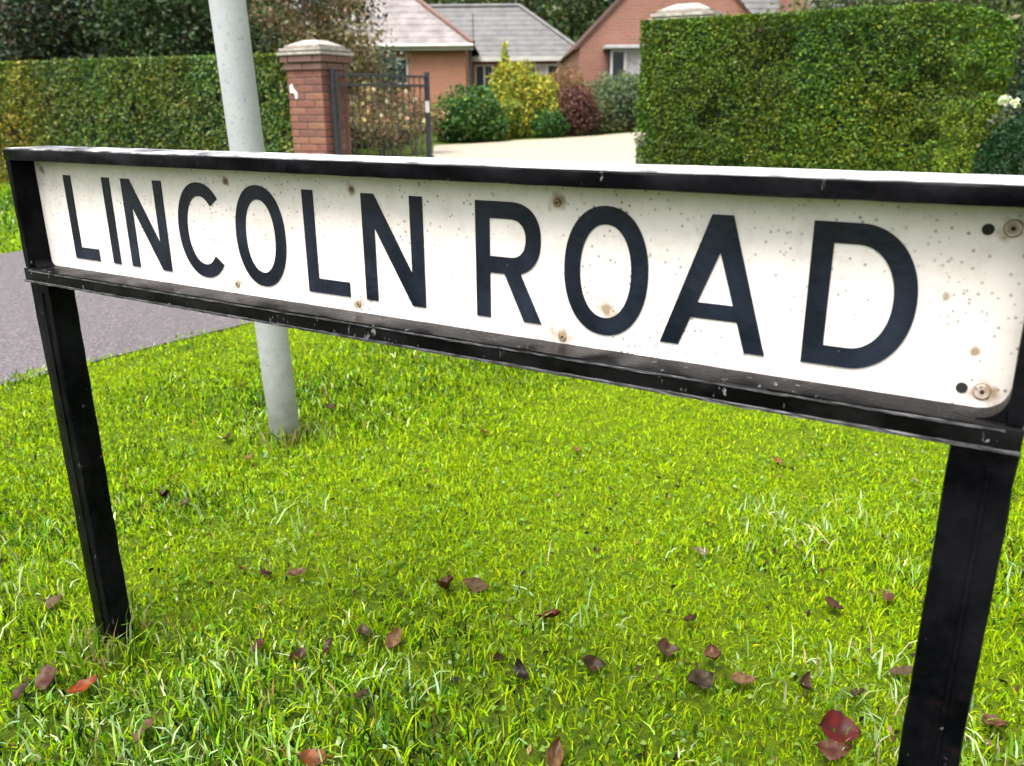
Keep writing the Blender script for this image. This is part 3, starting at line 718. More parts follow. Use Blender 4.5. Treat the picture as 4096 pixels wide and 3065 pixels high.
# right-hand corner: ball bush, dark evergreen, white blooms
blob_shrub('topiary_ball', at(3.50, 5.85), [(0, 0, .54, .345, .345, .37)], [(.006, .028, .006), (.009, .040, .008), (.003, .014, .004), (.022, .055, .022)], [4, 3, 3, .4], 12000, .026, 'dark green clipped ball bush at the right edge in front of the hedge', 'ball bush', seed=20, bump=.05, shell=.25, stems=6)
blob_shrub('evergreen', at(4.75, 7.3), [(0, 0, .9, .62, .6, .80), (.05, .0, .5, .7, .6, .5)], [(.008, .030, .016), (.014, .045, .020), (.004, .016, .010), (.04, .075, .05)], [4, 3, 3, .6], 9000, .05, 'dark blue-green evergreen at the far right past the hedge end', 'evergreen', seed=21, bump=.2)
wf = empty('flowering_plant', at(3.52, 6.30), 0, 'white flowers showing above the dark ball bush', 'flowers')
rngf = np.random.default_rng(9)
stm = MB()
for (dx, dz) in [(-.03, .98), (.05, .97)]: stm.tube((0, 0, -.02), (dx, 0, dz), .006, .004, 6)
stm.build('stems', M['bark'], wf)
for (dx, dz, r_) in [(-.03, .985, .030), (.055, .975, .022)]:
    C = np.array([dx, -.01, dz])+rngf.normal(0, r_*.45, (60, 3)); V, T, cc = leaf_arrays(rngf, C, r_*1.1, palette(rngf, 60, [(.62, .66, .50)], [1], .08), aspect=.9)
    link(bpy.data.objects.new('bloom', np_mesh('bloom', V, T, cc, M['petal'])), wf)
C = np.stack([rngf.normal(0, .05, 160), rngf.normal(0, .05, 160), rngf.uniform(.3, .93, 160)], 1)
V, T, cc = leaf_arrays(rngf, C, .06, palette(rngf, 160, [(.07, .10, .06), (.10, .12, .08)], [1, 1], .2))
link(bpy.data.objects.new('foliage', np_mesh('foliage', V, T, cc, M['leaf'])), wf)['kind'] = 'stuff'

def tree(name, loc, h, trunk_h, trunk_r, lobes, pal, wts, n, leaf, label, seed, m='leaf', clumps=90, spread=.3, group='garden trees', cat='tree', droop=0.0, limbs=9):
    """tapered trunk, limbs that reach into the crown, and leaf clumps spread through its volume"""
    rng = np.random.default_rng(700+seed); rr = random.Random(seed)
    t = empty(name, loc, 0, label, cat, group)
    tk = MB(); prev = Vector((0, 0, -.1)); r = trunk_r; top = Vector((rr.uniform(-.1, .1)*h*.2, rr.uniform(-.1, .1)*h*.2, h*.9)); segs = 6
    nodes = [prev]
    for k in range(1, segs+1):
        q = Vector((0, 0, -.1)).lerp(top, k/segs)+Vector((rr.uniform(-1, 1), rr.uniform(-1, 1), 0))*.02*h
        tk.tube(prev, q, r, r*.78, 8, False); prev = q; r *= .78; nodes.append(q)
    vol = np.array([l[3]*l[4]*l[5] for l in lobes])**.8
    cl = []
    for k in rng.choice(len(lobes), clumps, p=vol/vol.sum()):
        l = lobes[k]; d = unit(rng.normal(size=(1, 3)))[0]; cl.append(np.array(l[:3])+d*np.array(l[3:6])*(1-.55*rng.random()**1.5))
    cl = np.array(cl)
    for k in range(limbs):
        c = Vector(cl[rng.integers(len(cl))]); z = min(max(c.z*.55, trunk_h), h*.8); i = min(int(z/(h*.9)*segs), segs-1)
        a = nodes[i].lerp(nodes[i+1], .5); midp = a.lerp(c, .5)+Vector((0, 0, .04*h))
        tk.tube(a, midp, trunk_r*.38, trunk_r*.22, 6, False); tk.tube(midp, c, trunk_r*.22, trunk_r*.06, 5, False)
        for j in range(3):
            e = c+Vector((rr.uniform(-1, 1), rr.uniform(-1, 1), rr.uniform(-.6, 1)))*spread*1.2; tk.tube(midp.lerp(c, .6+.13*j), e, trunk_r*.10, trunk_r*.03, 4, False)
    tk.build('trunk', M['bark'], t, True)
    k = rng.integers(0, len(cl), n); C = cl[k]+rng.normal(0, 1, (n, 3))*spread*np.array([1, 1, .7])*(0.5+rng.random(len(cl))[k][:, None])
    ok = C[:, 2] > .05; C, k = C[ok], k[ok]
    tone = (.6+.8*rng.random(len(cl)))[k][:, None]
    c = palette(rng, len(C), pal, wts, .2)*tone
    V, T, cc = leaf_arrays(rng, C, leaf*rng.uniform(.6, 1.35, len(C)), c, unit(C-np.array([0, 0, h*.5])), .2, droop=droop)
    fo = link(bpy.data.objects.new('crown', np_mesh('crown', V, T, cc, M[m])), t); fo['kind'] = 'stuff'
    return t
def copy_tree(o, loc, rz, label, scale=1.0):
    c = o.copy(); COL.objects.link(c); c.location = loc; c.rotation_euler = (0, 0, rz); c.scale = (scale,)*3; c['label'] = label
    for ch in o.children:
        d = ch.copy(); COL.objects.link(d); d.parent = c
    return c
DK = [(.022, .040, .020), (.035, .058, .024), (.013, .022, .015), (.055, .058, .030), (.055, .032, .025)]
tree('evergreen_tree', at(-8.8, 14.6), 5.2, .4, .14, [(0, 0, 2.3, 1.5, 1.4, 2.3), (.6, 0, 1.2, 1.3, 1.2, 1.1)], DK, [4, 3, 4, 1, .6], 26000, .095, 'dark dense evergreen tree at the far left behind the long hedge', 31, clumps=190, spread=.24)
tree('evergreen_tree', at(-6.5, 14.0), 5.0, .4, .13, [(0, 0, 2.2, 1.3, 1.2, 2.2), (-.3, 0, 1.1, 1.3, 1.1, 1.0)], DK, [3, 3, 3, 1.5, 1.3], 26000, .09, 'dark evergreen tree with brownish patches, middle of those behind the long hedge', 32, clumps=190, spread=.24)
tree('evergreen_tree', at(-4.75, 13.3), 4.8, .4, .12, [(0, 0, 2.1, 1.05, 1.0, 2.1), (.1, 0, 1.1, 1.05, 1.0, 1.0)], [(.022, .048, .016), (.04, .07, .022), (.015, .027, .013), (.075, .10, .045)], [4, 3, 3, .7], 24000, .085, 'dark green evergreen tree behind the long hedge and the grey pole', 33, clumps=170, spread=.22)
tree('evergreen_tree', at(-11.5, 16.5), 6.0, .4, .16, [(0, 0, 2.8, 1.9, 1.8, 2.8)], DK, [4, 3, 4, 1, .6], 9000, .12, 'dark evergreen tree beyond the far left edge behind the hedge', 34, clumps=110, spread=.32)
tree('autumn_tree', at(-3.75, 16.6), 4.6, .7, .10, [(0, 0, 2.6, .85, .8, 1.5), (.25, 0, 1.7, .95, .9, .8), (.65, 0, 1.4, .7, .6, .55)], [(.14, .11, .055), (.11, .10, .045), (.19, .15, .09), (.09, .10, .04), (.16, .085, .045)], [3, 3, 2, 2, 1.5], 15000, .075, 'brown and olive autumn tree with thin foliage behind the brick pier', 35, clumps=120, spread=.2, droop=.8, limbs=16)
tree('conifer', at(-2.72, 17.6), 2.35, .2, .06, [(0, 0, .95, .62, .6, .95), (-.15, 0, .7, .65, .6, .6)], [(.055, .085, .06), (.08, .11, .075), (.035, .055, .042), (.13, .15, .11)], [4, 3, 3, 1], 8000, .07, 'small blue-green conifer right of the brick pier', 36, m='conifer', clumps=90, spread=.14)
ev = bpy.data.objects['evergreen_tree']
copy_tree(ev, at(-7.2, 18.5), 1.0, 'dark evergreen tree second row, seen between the front ones at the left', 1.25)
copy_tree(ev, at(-10.2, 19.5), 2.2, 'dark evergreen tree second row at the far left', 1.3)
copy_tree(ev, at(-4.9, 19.8), 3.4, 'dark evergreen tree second row behind the brown autumn tree', 1.15)
FARG = [(.055, .095, .035), (.08, .125, .04), (.035, .06, .028), (.13, .15, .07), (.10, .085, .05)]
far = tree('broad_tree', at(2.6, 47), 12.5, 2.0, .3, [(0, 0, 7.0, 4.2, 4, 5.0), (1.5, 0, 4.5, 3.5, 3, 3.2), (-1.8, 0, 5.0, 3.2, 3, 3.6)], FARG, [4, 3, 3, 1, 1], 15000, .26, 'tall green tree rising between the two houses', 37, clumps=200, spread=.65, group='trees behind the houses')
copy_tree(far, at(-3.6, 50), 1.3, 'tall tree behind the ridge of the hip-roofed bungalow', 1.05)
copy_tree(far, at(8.2, 45), 2.4, 'tall tree behind the brown-brick gabled house', .95)
copy_tree(far, at(14.5, 42), 4.0, 'tall tree right of the gabled house, above the right hedge', .95)
copy_tree(far, at(-10.5, 46), 5.1, 'tall tree behind the left end of the hip-roofed bungalow', 1.0)
copy_tree(far, at(-18, 42), .7, 'tall tree far off beyond the dark evergreens', 1.1)
copy_tree(far, at(20.5, 38), 2.9, 'tall tree farthest right behind the right hedge', 1.0)
copy_tree(far, at(5.2, 55), 3.5, 'tall tree farthest away between the two houses', 1.15)
mid = tree('garden_tree', at(6.6, 14.5), 4.6, .5, .1, [(0, 0, 2.4, 1.4, 1.3, 1.9), (.6, 0, 1.6, 1.3, 1.2, 1.1)], [(.04, .07, .02), (.07, .10, .025), (.025, .04, .018), (.11, .09, .05)], [4, 3, 3, 1], 9000, .10, 'green garden tree just above the right end of the right hedge', 38, clumps=110, spread=.28)
copy_tree(mid, at(7.6, 18.5), 4.0, 'green garden tree set back behind the right hedge and gabled house', 1.2)
copy_tree(mid, at(9.0, 15.5), 2.0, 'green garden tree above the hedge at the right edge', 1.05)

# ------------------------------------------------------------------ houses
def tile_plane(mb, e0, e1, r0, r1, course=0.30, t=0.022):
    """roof slope as overlapping courses of tiles between an eave e0-e1 and a ridge r0-r1"""
    e0, e1, r0, r1 = map(Vector, (e0, e1, r0, r1))
    L = ((r0+r1)/2-(e0+e1)/2).length; n = max(2, int(L/course)); up_ = Vector((0, 0, t))
    for i in range(n):
        a, b = i/n, min(1.0, (i+1)/n+.02)
        p0, p1 = e0.lerp(r0, a)+up_, e1.lerp(r1, a)+up_; q0, q1 = e0.lerp(r0, b), e1.lerp(r1, b)
        mb.poly([p0, p1, q1, q0]); mb.poly([p0-up_, p1-up_, p1, p0])
def window(parent, x0, x1, z0, z1, y, name='window', mull=1, face=-1, curtain=False):
    """frame proud of the wall, glass set back; faces -y"""
    f = MB(); w = 0.055
    f.box(x0, x1, y-.03, y+.02, z0, z0+w); f.box(x0, x1, y-.03, y+.02, z1-w, z1)
    f.box(x0, x0+w, y-.03, y+.02, z0+w, z1-w); f.box(x1-w, x1, y-.03, y+.02, z0+w, z1-w)
    for k in range(mull):
        xm = x0+(x1-x0)*(k+1)/(mull+1); f.box(xm-.03, xm+.03, y-.028, y+.02, z0+w, z1-w)
    fr = f.build(name, M['fascia'], parent)
    for k in range(mull+1):
        a = x0+w if k == 0 else x0+(x1-x0)*k/(mull+1)+.03; b = x1-w if k == mull else x0+(x1-x0)*(k+1)/(mull+1)-.03
        MB().box(a, b, y+.002, y+.008, z0+w, z1-w).build('pane', M['curtain'] if (curtain and k % 2 == 1) else M['glass'], fr)
    MB().box(x0-.05, x1+.05, y-.08, y+.0, z0-.05, z0-.002).build('sill', M['fascia'], fr)
    return fr
# hip-roofed bungalow: front block and set-back wing
gz = Z(-1, 27)
hA = empty('bungalow', (0, 0, 0), 0, 'orange-red brick bungalow with pinkish and grey tiled hipped roof, sky glare painted pale on the front block', 'house')
def walls(mb, x0, x1, y0, y1, z0, z1): mb.box(x0, x1, y0, y1, z0, z1)
w = MB(); w.box(-10.0, -1.30, 27, 34.5, gz-.3, 2.60); w.build('wall', M['hbrick'], hA)
w = MB(); w.box(-1.295, 2.50, 32, 36.2, gz-.3, 2.50); w.build('wall', M['hbrick'], hA)
ov = .25; pz = .78
def hip_roof(x0, x1, y0, y1, z, m_front, m_side, parent, left=True, thick=.12):
    d = (y1-y0)/2; H = d*pz; yr = (y0+y1)/2; xl = x0+d if left else x0; xr = x1-d
    mf = MB(); tile_plane(mf, (x0, y0, z), (x1, y0, z), (xl, yr, z+H), (xr, yr, z+H))
    tile_plane(mf, (x1, y1, z), (x0, y1, z), (xr, yr, z+H), (xl, yr, z+H)); o = mf.build('roof_slope', m_front, parent)
    ms = MB(); tile_plane(ms, (x1, y0, z), (x1, y1, z), (xr, yr, z+H), (xr, yr+.001, z+H))
    if left: tile_plane(ms, (x0, y1, z), (x0, y0, z), (xl, yr+.001, z+H), (xl, yr, z+H))
    ms.build('roof_hip', m_side, parent)
    hp = MB()
    for a, b in (((x1, y0, z), (xr, yr, z+H)), ((x1, y1, z), (xr, yr, z+H)), ((xl, yr, z+H), (xr, yr, z+H))):
        hp.tube(Vector(a)+Vector((0, 0, .03)), Vector(b)+Vector((0, 0, .03)), .075, .075, 8)
    hp.build('ridge_tiles', M['tile_red'] if m_front == M['tile_pink_glare'] else m_front, parent, True)
hip_roof(-10.25, -1.30+ov, 27-ov, 34.5+ov, 2.66, M['tile_pink_glare'], M['tile_grey'], hA)
hip_roof(-3.6, 2.50+ov, 32-ov, 36.2+ov, 2.56, M['tile_grey'], M['tile_grey'], hA, left=False)
MB().box(-10.22, -1.30+ov, 27-ov-.02, 27-ov+.01, 2.50, 2.665).build('fascia', M['fascia'], hA)
MB().box(-1.30, 2.50+ov, 32-ov-.02, 32-ov+.01, 2.40, 2.565).build('fascia', M['fascia'], hA)
MB().tube((-10.2, 27-ov-.07, 2.62), (-1.05, 27-ov-.07, 2.62), .055, .055, 10).build('gutter', M['fascia'], hA, True)
MB().tube((-1.16, 26.93, gz), (-1.16, 26.93, 2.58), .045, .045, 8).build('downpipe', M['gate_black'], hA, True)
window(hA, -3.72, -3.02, 1.55, 2.30, 26.99, mull=1)
window(hA, -6.9, -5.2, 1.2, 2.3, 26.99, mull=2)
window(hA, -1.22, -0.55, 1.0, 2.30, 31.99, mull=1)
window(hA, 0.55, 1.75, 1.3, 2.30, 31.99, mull=2, curtain=True)
MB().tube((-1.05, 26.9, 2.6), (-1.05, 26.9, 3.5), .015, .012, 8).build('aerial_mast', M['gate_black'], hA, True)

# brown-brick gabled house with canopied window
gz2 = Z(3, 22)
hB = empty('gabled_house', (0, 0, 0), 0, 'brown-red brick house with steep gable and canopied window behind the right hedge', 'house')
GX0, GX1, GE, GA = 1.71, 6.42, 2.30, 4.66
MB().prism([(GX0, 22, gz2-.3), (GX1, 22, gz2-.3), (GX1, 22, GE), ((GX0+GX1)/2, 22, GA), (GX0, 22, GE)], (0, 9.0, 0)).build('wall', M['hbrick2'], hB)
rm = MB(); xm = (GX0+GX1)/2; ovx = .10; sl = (GA-GE)/(xm-GX0)
tile_plane(rm, (GX0-ovx, 31.1, GE-ovx*sl+.05), (GX0-ovx, 21.93, GE-ovx*sl+.05), (xm, 31.1, GA+.05), (xm, 21.93, GA+.05), .3, .03)
tile_plane(rm, (GX1+ovx, 21.93, GE-ovx*sl+.05), (GX1+ovx, 31.1, GE-ovx*sl+.05), (xm, 21.93, GA+.05), (xm, 31.1, GA+.05), .3, .03)
rm.build('roof', M['tile_red'], hB)
for (a, b) in (((GX0-ovx, 21.95, GE-ovx*sl), (xm, 21.95, GA)), ((GX1+ovx, 21.95, GE-ovx*sl), (xm, 21.95, GA))):
    MB().prism([Vector(a), Vector(b), Vector(b)+Vector((0, 0, .07)), Vector(a)+Vector((0, 0, .07))], (0, .045, 0)).build('verge', M['tile_red'], hB)
# bay with lead canopy
bay = MB(); bay.box(2.40, 3.85, 21.55, 21.995, gz2-.2, 1.30); bay.build('bay_wall', M['hbrick2'], hB)
MB().box(2.27, 3.98, 21.40, 21.995, 2.20, 2.28, .015).build('canopy', M['lead'], hB)
wb = window(hB, 2.42, 3.83, 1.36, 2.19, 21.60, mull=3, curtain=True)
for n_, x in (('bay_cheek', 2.40), ('bay_cheek', 3.80)): MB().box(x, x+.05, 21.64, 21.99, 1.31, 2.195).build(n_, M['gate_black'], hB)
# cross wing with grey roof and chimney
MB().box(6.2, 12.0, 25.2, 30.5, gz2-.3, 2.60).build('wall', M['hbrick2'], hB)
wr = MB(); tile_plane(wr, (5.6, 24.9, 2.55), (12.2, 24.9, 2.55), (5.6, 27.85, 4.75), (12.2, 27.85, 4.75), .3, .03); tile_plane(wr, (12.2, 30.8, 2.55), (5.6, 30.8, 2.55), (12.2, 27.85, 4.75), (5.6, 27.85, 4.75), .3, .03)
wr.build('roof', M['tile_grey'], hB)
ch = MB(); ch.box(7.62, 8.28, 25.3, 25.95, 2.5, 5.4); ch.build('chimney', M['hbrick2'], hB)

# ------------------------------------------------------------------ grass
def grass_field(rng, X, Y, L, Wd, lean, cols, zoff=0.0):
    n = len(X); Zs = zg(X, Y)+tuft_z(X, Y)+zoff
    yaw = rng.random(n)*2*PI; yawl = rng.random(n)*2*PI
    ax = np.stack([np.cos(yaw), np.sin(yaw), 0*yaw], 1); ld = np.stack([np.cos(yawl), np.sin(yawl), 0*yaw], 1)
    B = np.stack([X, Y, Zs-.004], 1); hw = (Wd*.5)[:, None]
    hgt = L*np.sqrt(np.clip(1-lean**2, .05, 1))
    midp = B + ld*(L*lean*.38)[:, None] + np.array([0, 0, 1])*(hgt*.62)[:, None]
    tip = B + ld*(L*lean)[:, None] + np.array([0, 0, 1])*(hgt*(1-.25*lean))[:, None]
    V = np.stack([B-ax*hw, B+ax*hw, midp-ax*hw*.85, midp+ax*hw*.85, tip], 1).reshape(-1, 3)
    k = np.arange(n)[:, None]*5
    T = np.concatenate([k+[0, 1, 3], k+[0, 3, 2], k+[2, 3, 4]], 1).reshape(-1, 3)
    return V, T, np.repeat(cols, 5, axis=0)
def turf_cols(rng, X, Y, near):
    n = len(X); moss = moss_mask(X, Y)[:, None]
    mossy = palette(rng, n, [(.235, .345, .001), (.285, .385, .0012), (.16, .275, .001), (.36, .44, .01), (.04, .10, .001)], [4, 3.4, 3.2, .3, .7], .14)
    grs = palette(rng, n, [(.085, .20, .0015), (.165, .315, .002), (.010, .036, .001), (.27, .40, .07), (.52, .60, .30), (.20, .12, .045)], [4, 3.6, 5.6, 1.1, .9, .7], .26)
    P = np.stack([X, Y], 1)
    kind = np.clip((fbm(P+41, 2.4)*.6+vnoise(P+17, 8)*.4-.5)*6+.50-.22*np.clip((1.9-Y)/.6, 0, 1), 0, 1)[:, None]      # darker and lighter patches, with more dark ones near the camera
    grs = np.where(rng.random((n, 1)) < (1-kind)*.85, grs*np.array([.34, .50, .6]), grs*1.10)
    return np.where(rng.random((n, 1)) < moss, mossy, grs), moss[:, 0]
def verge_points(rng, x0, x1, y0, y1, dens, side):
    n = int((x1-x0)*(y1-y0)*dens); X = rng.uniform(x0, x1, n); Y = rng.uniform(y0, y1, n)
    s = drive_s(X, Y)+(fbm(np.stack([X, Y], 1), 3)-.5)*.20+(vnoise(np.stack([X, Y], 1), 25)-.5)*.05
    ok = (s > -.045) if side > 0 else (s < -DW)
    ok &= bound_s(X, Y) < .15
    P_ = np.stack([X, Y], 1); near = np.clip((2.6-Y)/1.2, 0, 1)*np.clip(1.15-.55*(X+.2), .35, 1)
    ok &= (vnoise(P_+13, 26)*.6+vnoise(P_+5, 60)*.4) > rng.uniform(.05, .70, n)*near*(1+.50*np.clip((1.75-Y)/.5, 0, 1))
    return X[ok], Y[ok]
rng = np.random.default_rng(2024)
def lay(name, label, blocks, side):
    Vs, Ts, Cs = [], [], []; off = 0
    for (x0, x1, y0, y1, dens, Lm, Wm, lo, hi) in blocks:
        X, Y = verge_points(rng, x0, x1, y0, y1, dens, side); n = len(X)
        c, moss = turf_cols(rng, X, Y, True)
        tuft = fbm(np.stack([X, Y], 1)+9, 3.0)
        L = Lm*np.exp(rng.normal(0, .33, n))*(.62+.75*tuft)*(1.15-.58*moss); Wd = Wm*rng.uniform(.6, 1.3, n)*(1.0-.2*moss)
        lean = np.clip(rng.uniform(lo, hi, n), 0, .97)
        V, T, C = grass_field(rng, X, Y, L, Wd, lean, c); Vs.append(V); Ts.append(T+off); Cs.append(C); off += len(V)
    o = link(bpy.data.objects.new(name, np_mesh(name, np.concatenate(Vs), np.concatenate(Ts), np.concatenate(Cs), M['grass'])))
    tag(o, label, 'grass', None, 'stuff')
lay('grass', 'short wet yellow-green mossy grass of the near verge', [
    (-1.5, 1.6, .85, 1.55, 42000, .030, .0042, .2, .95), (-1.8, 1.9, 1.55, 2.3, 34000, .028, .0042, .2, .95),
    (-2.4, 2.5, 2.3, 3.3, 20000, .027, .0050, .2, .95), (-2.4, 3.0, 3.3, 4.8, 11000, .028, .0064, .2, .95),
    (-3.0, -1.65, .2, 2.3, 5000, .034, .006, .3, .97), (1.75, 3.4, .2, 3.4, 4000, .032, .006, .3, .97), (-1.65, 1.75, .0, .85, 5000, .034, .006, .3, .97),
    (-2.6, 7.5, 4.8, 9.6, 2600, .036, .010, .3, .95)], 1)
lay('grass', 'bright green grass of the verge beyond the driveway, below the long hedge', [(-10.5, -2.2, 3.5, 13.5, 2300, .040, .012, .3, .95)], -1)

# coarser wet blades, clover and straw in the foreground
def coarse():
    n = 8000; X = rng.uniform(-1.25, 1.35, n); Y = 0.95+1.05*rng.random(n)**1.5
    P = np.stack([X, Y], 1); keep = fbm(P+31, 3.4)+.045*rng.normal(size=n) > .535+.12*np.clip(Y-1.25, 0, 1); X, Y = X[keep], Y[keep]; n = len(X)
    c = palette(rng, n, [(.36, .44, .22), (.24, .36, .09), (.13, .26, .02), (.34, .28, .14), (.30, .42, .22)], [3, 4, 4, .6, 2], .15)
    V, T, C = grass_field(rng, X, Y,   .046*np.exp(rng.normal(0, .30, n)), .0042*rng.uniform(.7, 1.3, n), rng.uniform(.15, .92, n), c)
    # small broad leaves of clover and moss
    m = 7000; X2 = rng.uniform(-1.4, 1.4, m); Y2 = .9+1.6*rng.random(m); P2 = np.stack([X2, Y2], 1)
    k = fbm(P2+55, 2.2) > .52; X2, Y2 = X2[k], Y2[k]; m = len(X2)
    ok = drive_s(X2, Y2) > .02; X2, Y2 = X2[ok], Y2[ok]; m = len(X2)
    C2 = np.stack([X2, Y2, tuft_z(X2, Y2)+.008+.014*rng.random(m)], 1); nr = np.tile(np.array([0, 0, 1.0]), (m, 1))
    V2, T2, cc2 = leaf_arrays(rng, C2, .0105*rng.uniform(.6, 1.4, m), palette(rng, m, [(.10, .19, .02), (.14, .23, .04), (.06, .13, .01), (.24, .31, .15)], [4, 3, 3, .35], .15), nr, .9, .8)
    q = 900; X3 = rng.uniform(-1.4, 1.5, q); Y3 = .95+1.4*rng.random(q)**1.3; k3 = (fbm(np.stack([X3, Y3], 1)+77, 2.0) > .45) & (drive_s(X3, Y3) > .05); X3, Y3 = X3[k3], Y3[k3]; q = len(X3)
    C3 = np.stack([X3, Y3, tuft_z(X3, Y3)+.004+.010*rng.random(q)], 1)
    V3, T3, cc3 = leaf_arrays(rng, C3, .013*rng.uniform(.5, 1.6, q), palette(rng, q, [(.05, .025, .012), (.015, .009, .006), (.12, .07, .03), (.20, .14, .07)], [4, 5, 2, 1], .2), np.tile(np.array([0, 0, 1.0]), (q, 1)), .6, .5)
    feet = [(SX+math.cos(SYAW)*.012+math.sin(SYAW)*-.03*-1, SY+math.sin(SYAW)*.012-.03, .06), (SX+math.cos(SYAW)*1.42, SY+math.sin(SYAW)*1.42, .07), (-.7165, 2.487, .075)]
    fx = np.concatenate([x+rng.normal(0, r_*.75, 420) for x, y, r_ in feet]); fy = np.concatenate([y-.01+rng.normal(0, r_*.75, 420) for x, y, r_ in feet]); f_ = len(fx)
    V4, T4, cc4 = grass_field(rng, fx, fy, .058*np.exp(rng.normal(0, .3, f_)), .0040*rng.uniform(.7, 1.3, f_), rng.uniform(.1, .9, f_), palette(rng, f_, [(.10, .19, .004), (.18, .27, .01), (.03, .07, .003), (.32, .36, .18), (.22, .16, .07)], [4, 3, 3, 1.4, 1.4], .2))
    o1, o2, o3 = 5*n, 5*n+len(V2), 5*n+len(V2)+len(V3)
    V = np.concatenate([V, V2, V3, V4]); T = np.concatenate([T, T2+o1, T3+o2, T4+o3]); C = np.concatenate([C, cc2, cc3, cc4])
    o = link(bpy.data.objects.new('clover', np_mesh('clover', V, T, C, M['grass']))); tag(o, 'pale coarse blades, clover and straw among the near grass', 'clover', None, 'stuff')
coarse()

# ------------------------------------------------------------------ fallen leaves
RED, DRED, BRN, DBR, GRY, TAN, ORG, PNK, PALE = (.075, .003, .001), (.034, .005, .003), (.045, .019, .006), (.008, .0045, .0025), (.055, .036, .019), (.13, .075, .034), (.12, .028, .003), (.085, .040, .019), (.18, .16, .10)
def leaf_mesh(seed, c1, c2):
    rr = random.Random(seed); n = 9; V, C = [], []
    curl = rr.uniform(.4, 1.3); fold = rr.uniform(.1, .5); asym = rr.uniform(-.15, .15); tw = rr.uniform(-.5, .5)
    lob = rr.choice([0, 0, .12])
    for i in range(n+1):
        t = i/n; w = .30*math.sin(PI*min(1, t*1.02))**.75*(1+lob*math.sin(t*16))*(1-.25*t); x = t-.5
        zc = curl*(x*x)*.55 + tw*.05*math.sin(t*5)
        for j, s in enumerate((-1, -.5, 0, .5, 1)):
            y = s*w*(1+asym*s)*(1+rr.uniform(-.08, .08)); z = zc+fold*abs(s)**1.5*w*.9 + rr.uniform(-.035, .035)+tw*y*x*.9
            V.append((x, y, z)); m_ = .5+.5*math.sin(i*1.3+j*2.1+seed); e = .75+.5*rr.random()
            k = m_ if j != 2 else .9; C.append([(a*(1-k)+b*k)*e for a, b in zip(c1, c2)])
    T = []
    for i in range(n):
        for j in range(4):
            a = i*5+j; T += [(a, a+5, a+6), (a, a+6, a+1)]
    b = len(V)      # stalk
    for k in range(4):
        x = -.5-.075*k; z = curl*.14+.02*k*k*.5
        V += [(x, -.010, z), (x, .010, z), (x, 0, z+.016)]; C += [list(c1)]*3
    for k in range(3):
        for q in range(3):
            a = b+k*3+q; d = b+k*3+(q+1) % 3; T += [(a, d, d+3), (a, d+3, a+3)]
    return np_mesh('fallen_leaf', np.array(V), np.array(T), np.array(C), M['deadleaf'])
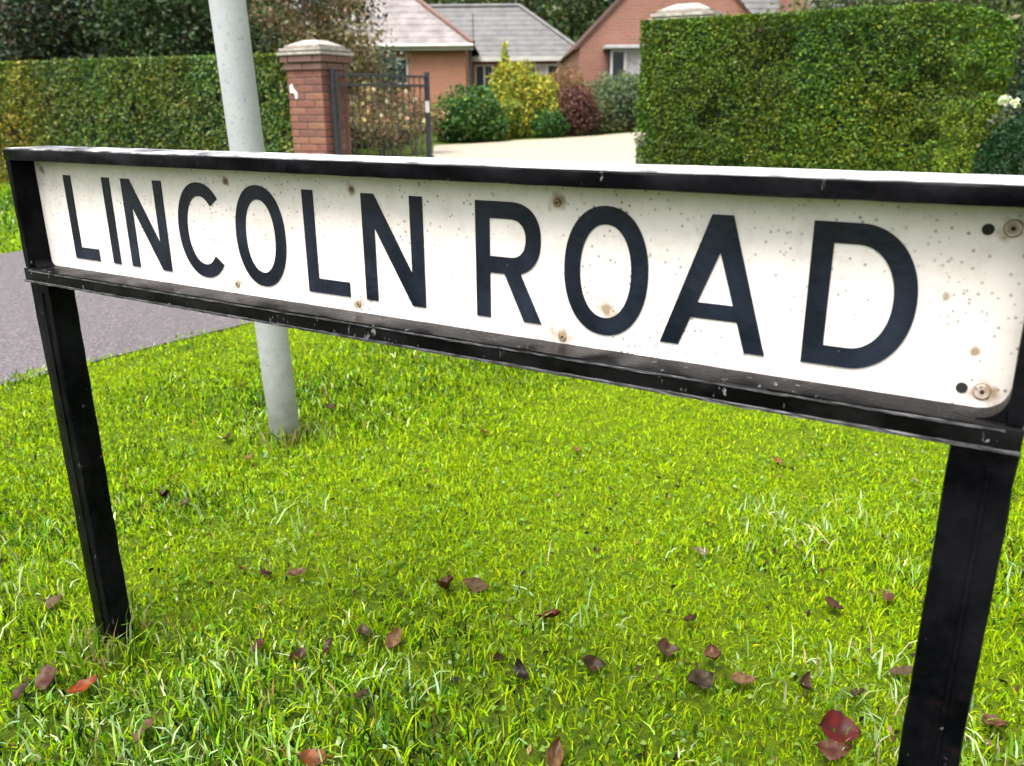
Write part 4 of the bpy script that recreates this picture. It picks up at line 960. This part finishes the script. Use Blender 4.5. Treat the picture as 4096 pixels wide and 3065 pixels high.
# plan position, length, colours, lie, label
LV = [
 (490, 945, .045, DRED, DBR, 'dark red dead leaf nearest the foot of the grey pole'), (535, 985, .045, ORG, TAN, 'orange dead leaf in front of the grey pole'),
 (357, 1065, .045, DRED, DBR, 'dark dead leaf right of the left post, halfway up it'), (400, 1085, .042, GRY, BRN, 'grey-brown dead leaf right of the left post, lower of two'),
 (575, 1230, .040, DBR, DRED, 'near-black dead leaf beside a tan one, left of centre'), (640, 1240, .055, TAN, BRN, 'tan dead leaf beside a near-black one, left of centre'),
 (965, 1272, .085, GRY, DRED, 'large grey and red dead leaf in the middle of the grass'), (1028, 1262, .065, BRN, GRY, 'brown curled leaf touching the large grey and red one'),
 (1190, 1338, .055, RED, DRED, 'crimson dead leaf right of the large grey leaf'), (560, 1395, .060, GRY, DRED, 'grey-brown dead leaf below and right of the left post foot'),
 (785, 1372, .048, DBR, GRY, 'dark curled leaf left of a pale tan one'), (850, 1380, .055, TAN, PNK, 'pale tan dead leaf left of centre'),
 (645, 1425, .048, DBR, BRN, 'dark brown dead leaf low on the left'), (710, 1403, .040, DBR, DRED, 'small dark leaf next to the dark brown one low on the left'),
 (1075, 1420, .042, DBR, BRN, 'small dark brown leaf just left of the centre line'), (1125, 1462, .050, DBR, DBR, 'black wet leaf with a pale blade across it'),
 (1280, 1432, .050, BRN, DBR, 'brown dead leaf standing in darker grass right of centre'), (1437, 1400, .058, DRED, GRY, 'red and grey curled leaf right of centre'),
 (1492, 1345, .045, DBR, BRN, 'dark dead leaf above the crossing stalks'), (1540, 1425, .055, DRED, PNK, 'red-brown leaf above the large grey-brown leaf'),
 (1505, 1475, .075, GRY, DBR, 'large grey-brown leaf half sunk in the grass'), (1605, 1470, .055, BRN, TAN, 'brown dead leaf among pale coarse blades'),
 (1735, 1488, .060, DBR, BRN, 'dark ragged leaf behind the bright red one'), (1800, 1305, .048, DBR, BRN, 'dark brown leaf on bright moss left of the right post'),
 (1920, 1290, .042, PNK, BRN, 'pinkish leaf on bright moss close to the right post'), (1810, 1585, .078, RED, DRED, 'bright red glossy leaf in the near grass left of the right post'),
 (1800, 1622, .060, PNK, DRED, 'pink underside leaf lying against the bright red one'), (1980, 1040, .036, PALE, TAN, 'small pale leaf under the sign beside the right post'),
 (1680, 995, .038, TAN, ORG, 'small tan leaf on moss under the sign'), (1515, 1195, .048, PALE, GRY, 'pale greyish leaf on moss in the middle right'),
 (2145, 1562, .060, PNK, BRN, 'pinkish leaf right of the right post'), (1948, 1452, .060, GRY, GRY, 'grey leaf against the left side of the right post'),
 (312, 1578, .070, PNK, GRY, 'large pinkish-brown leaf in the lower left'), (180, 1482, .060, RED, ORG, 'red-orange leaf in the lower left below the left post'),
 (105, 1470, .070, GRY, DRED, 'grey and red leaf at the lower left edge'), (672, 1652, .055, ORG, BRN, 'orange leaf cut by the bottom edge of the picture'),
 (1195, 1622, .065, TAN, BRN, 'yellow-brown leaf at the bottom centre'), (775, 1512, .042, DBR, BRN, 'small near-black leaf in the lower left middle'),
 (715, 880, .045, DBR, BRN, 'dark leaf in the grass right of the grey pole'), (1045, 932, .048, ORG, BRN, 'faded orange leaf on the far moss below the sign'),
 (1245, 968, .045, ORG, TAN, 'yellow-orange leaf on the far moss, right of the other'), (45, 1500, .050, BRN, DBR, 'brown leaf at the very left edge near the bottom'),
 (120, 1295, .055, BRN, GRY, 'brown leaf left of the left post foot'), (1850, 1500, .042, DBR, GRY, 'small dark leaf just above the bright red one'),
]
fpx = 3382.107*2212/4096
for i, (px, py, L, c1, c2, lb) in enumerate(LV):
    d = rt*((px-1106)/fpx) - up*((py-827.6)/fpx) + fw; t = (CAM_H-.022)/-d.z
    o = link(bpy.data.objects.new('fallen_leaf', leaf_mesh(i, c1, c2)))
    rr = random.Random(900+i)
    o.location = (d.x*t, d.y*t, .021+float(tuft_z(np.array([d.x*t]), np.array([d.y*t]))[0])); o.scale = (L*.9, L*rr.uniform(.8, 1.25), L*rr.uniform(.9, 1.9))
    o.rotation_euler = (rr.uniform(-.45, .6), rr.uniform(-.45, .45), rr.uniform(0, 6.28))
    tag(o, lb, 'leaf', 'fallen leaves on the grass')
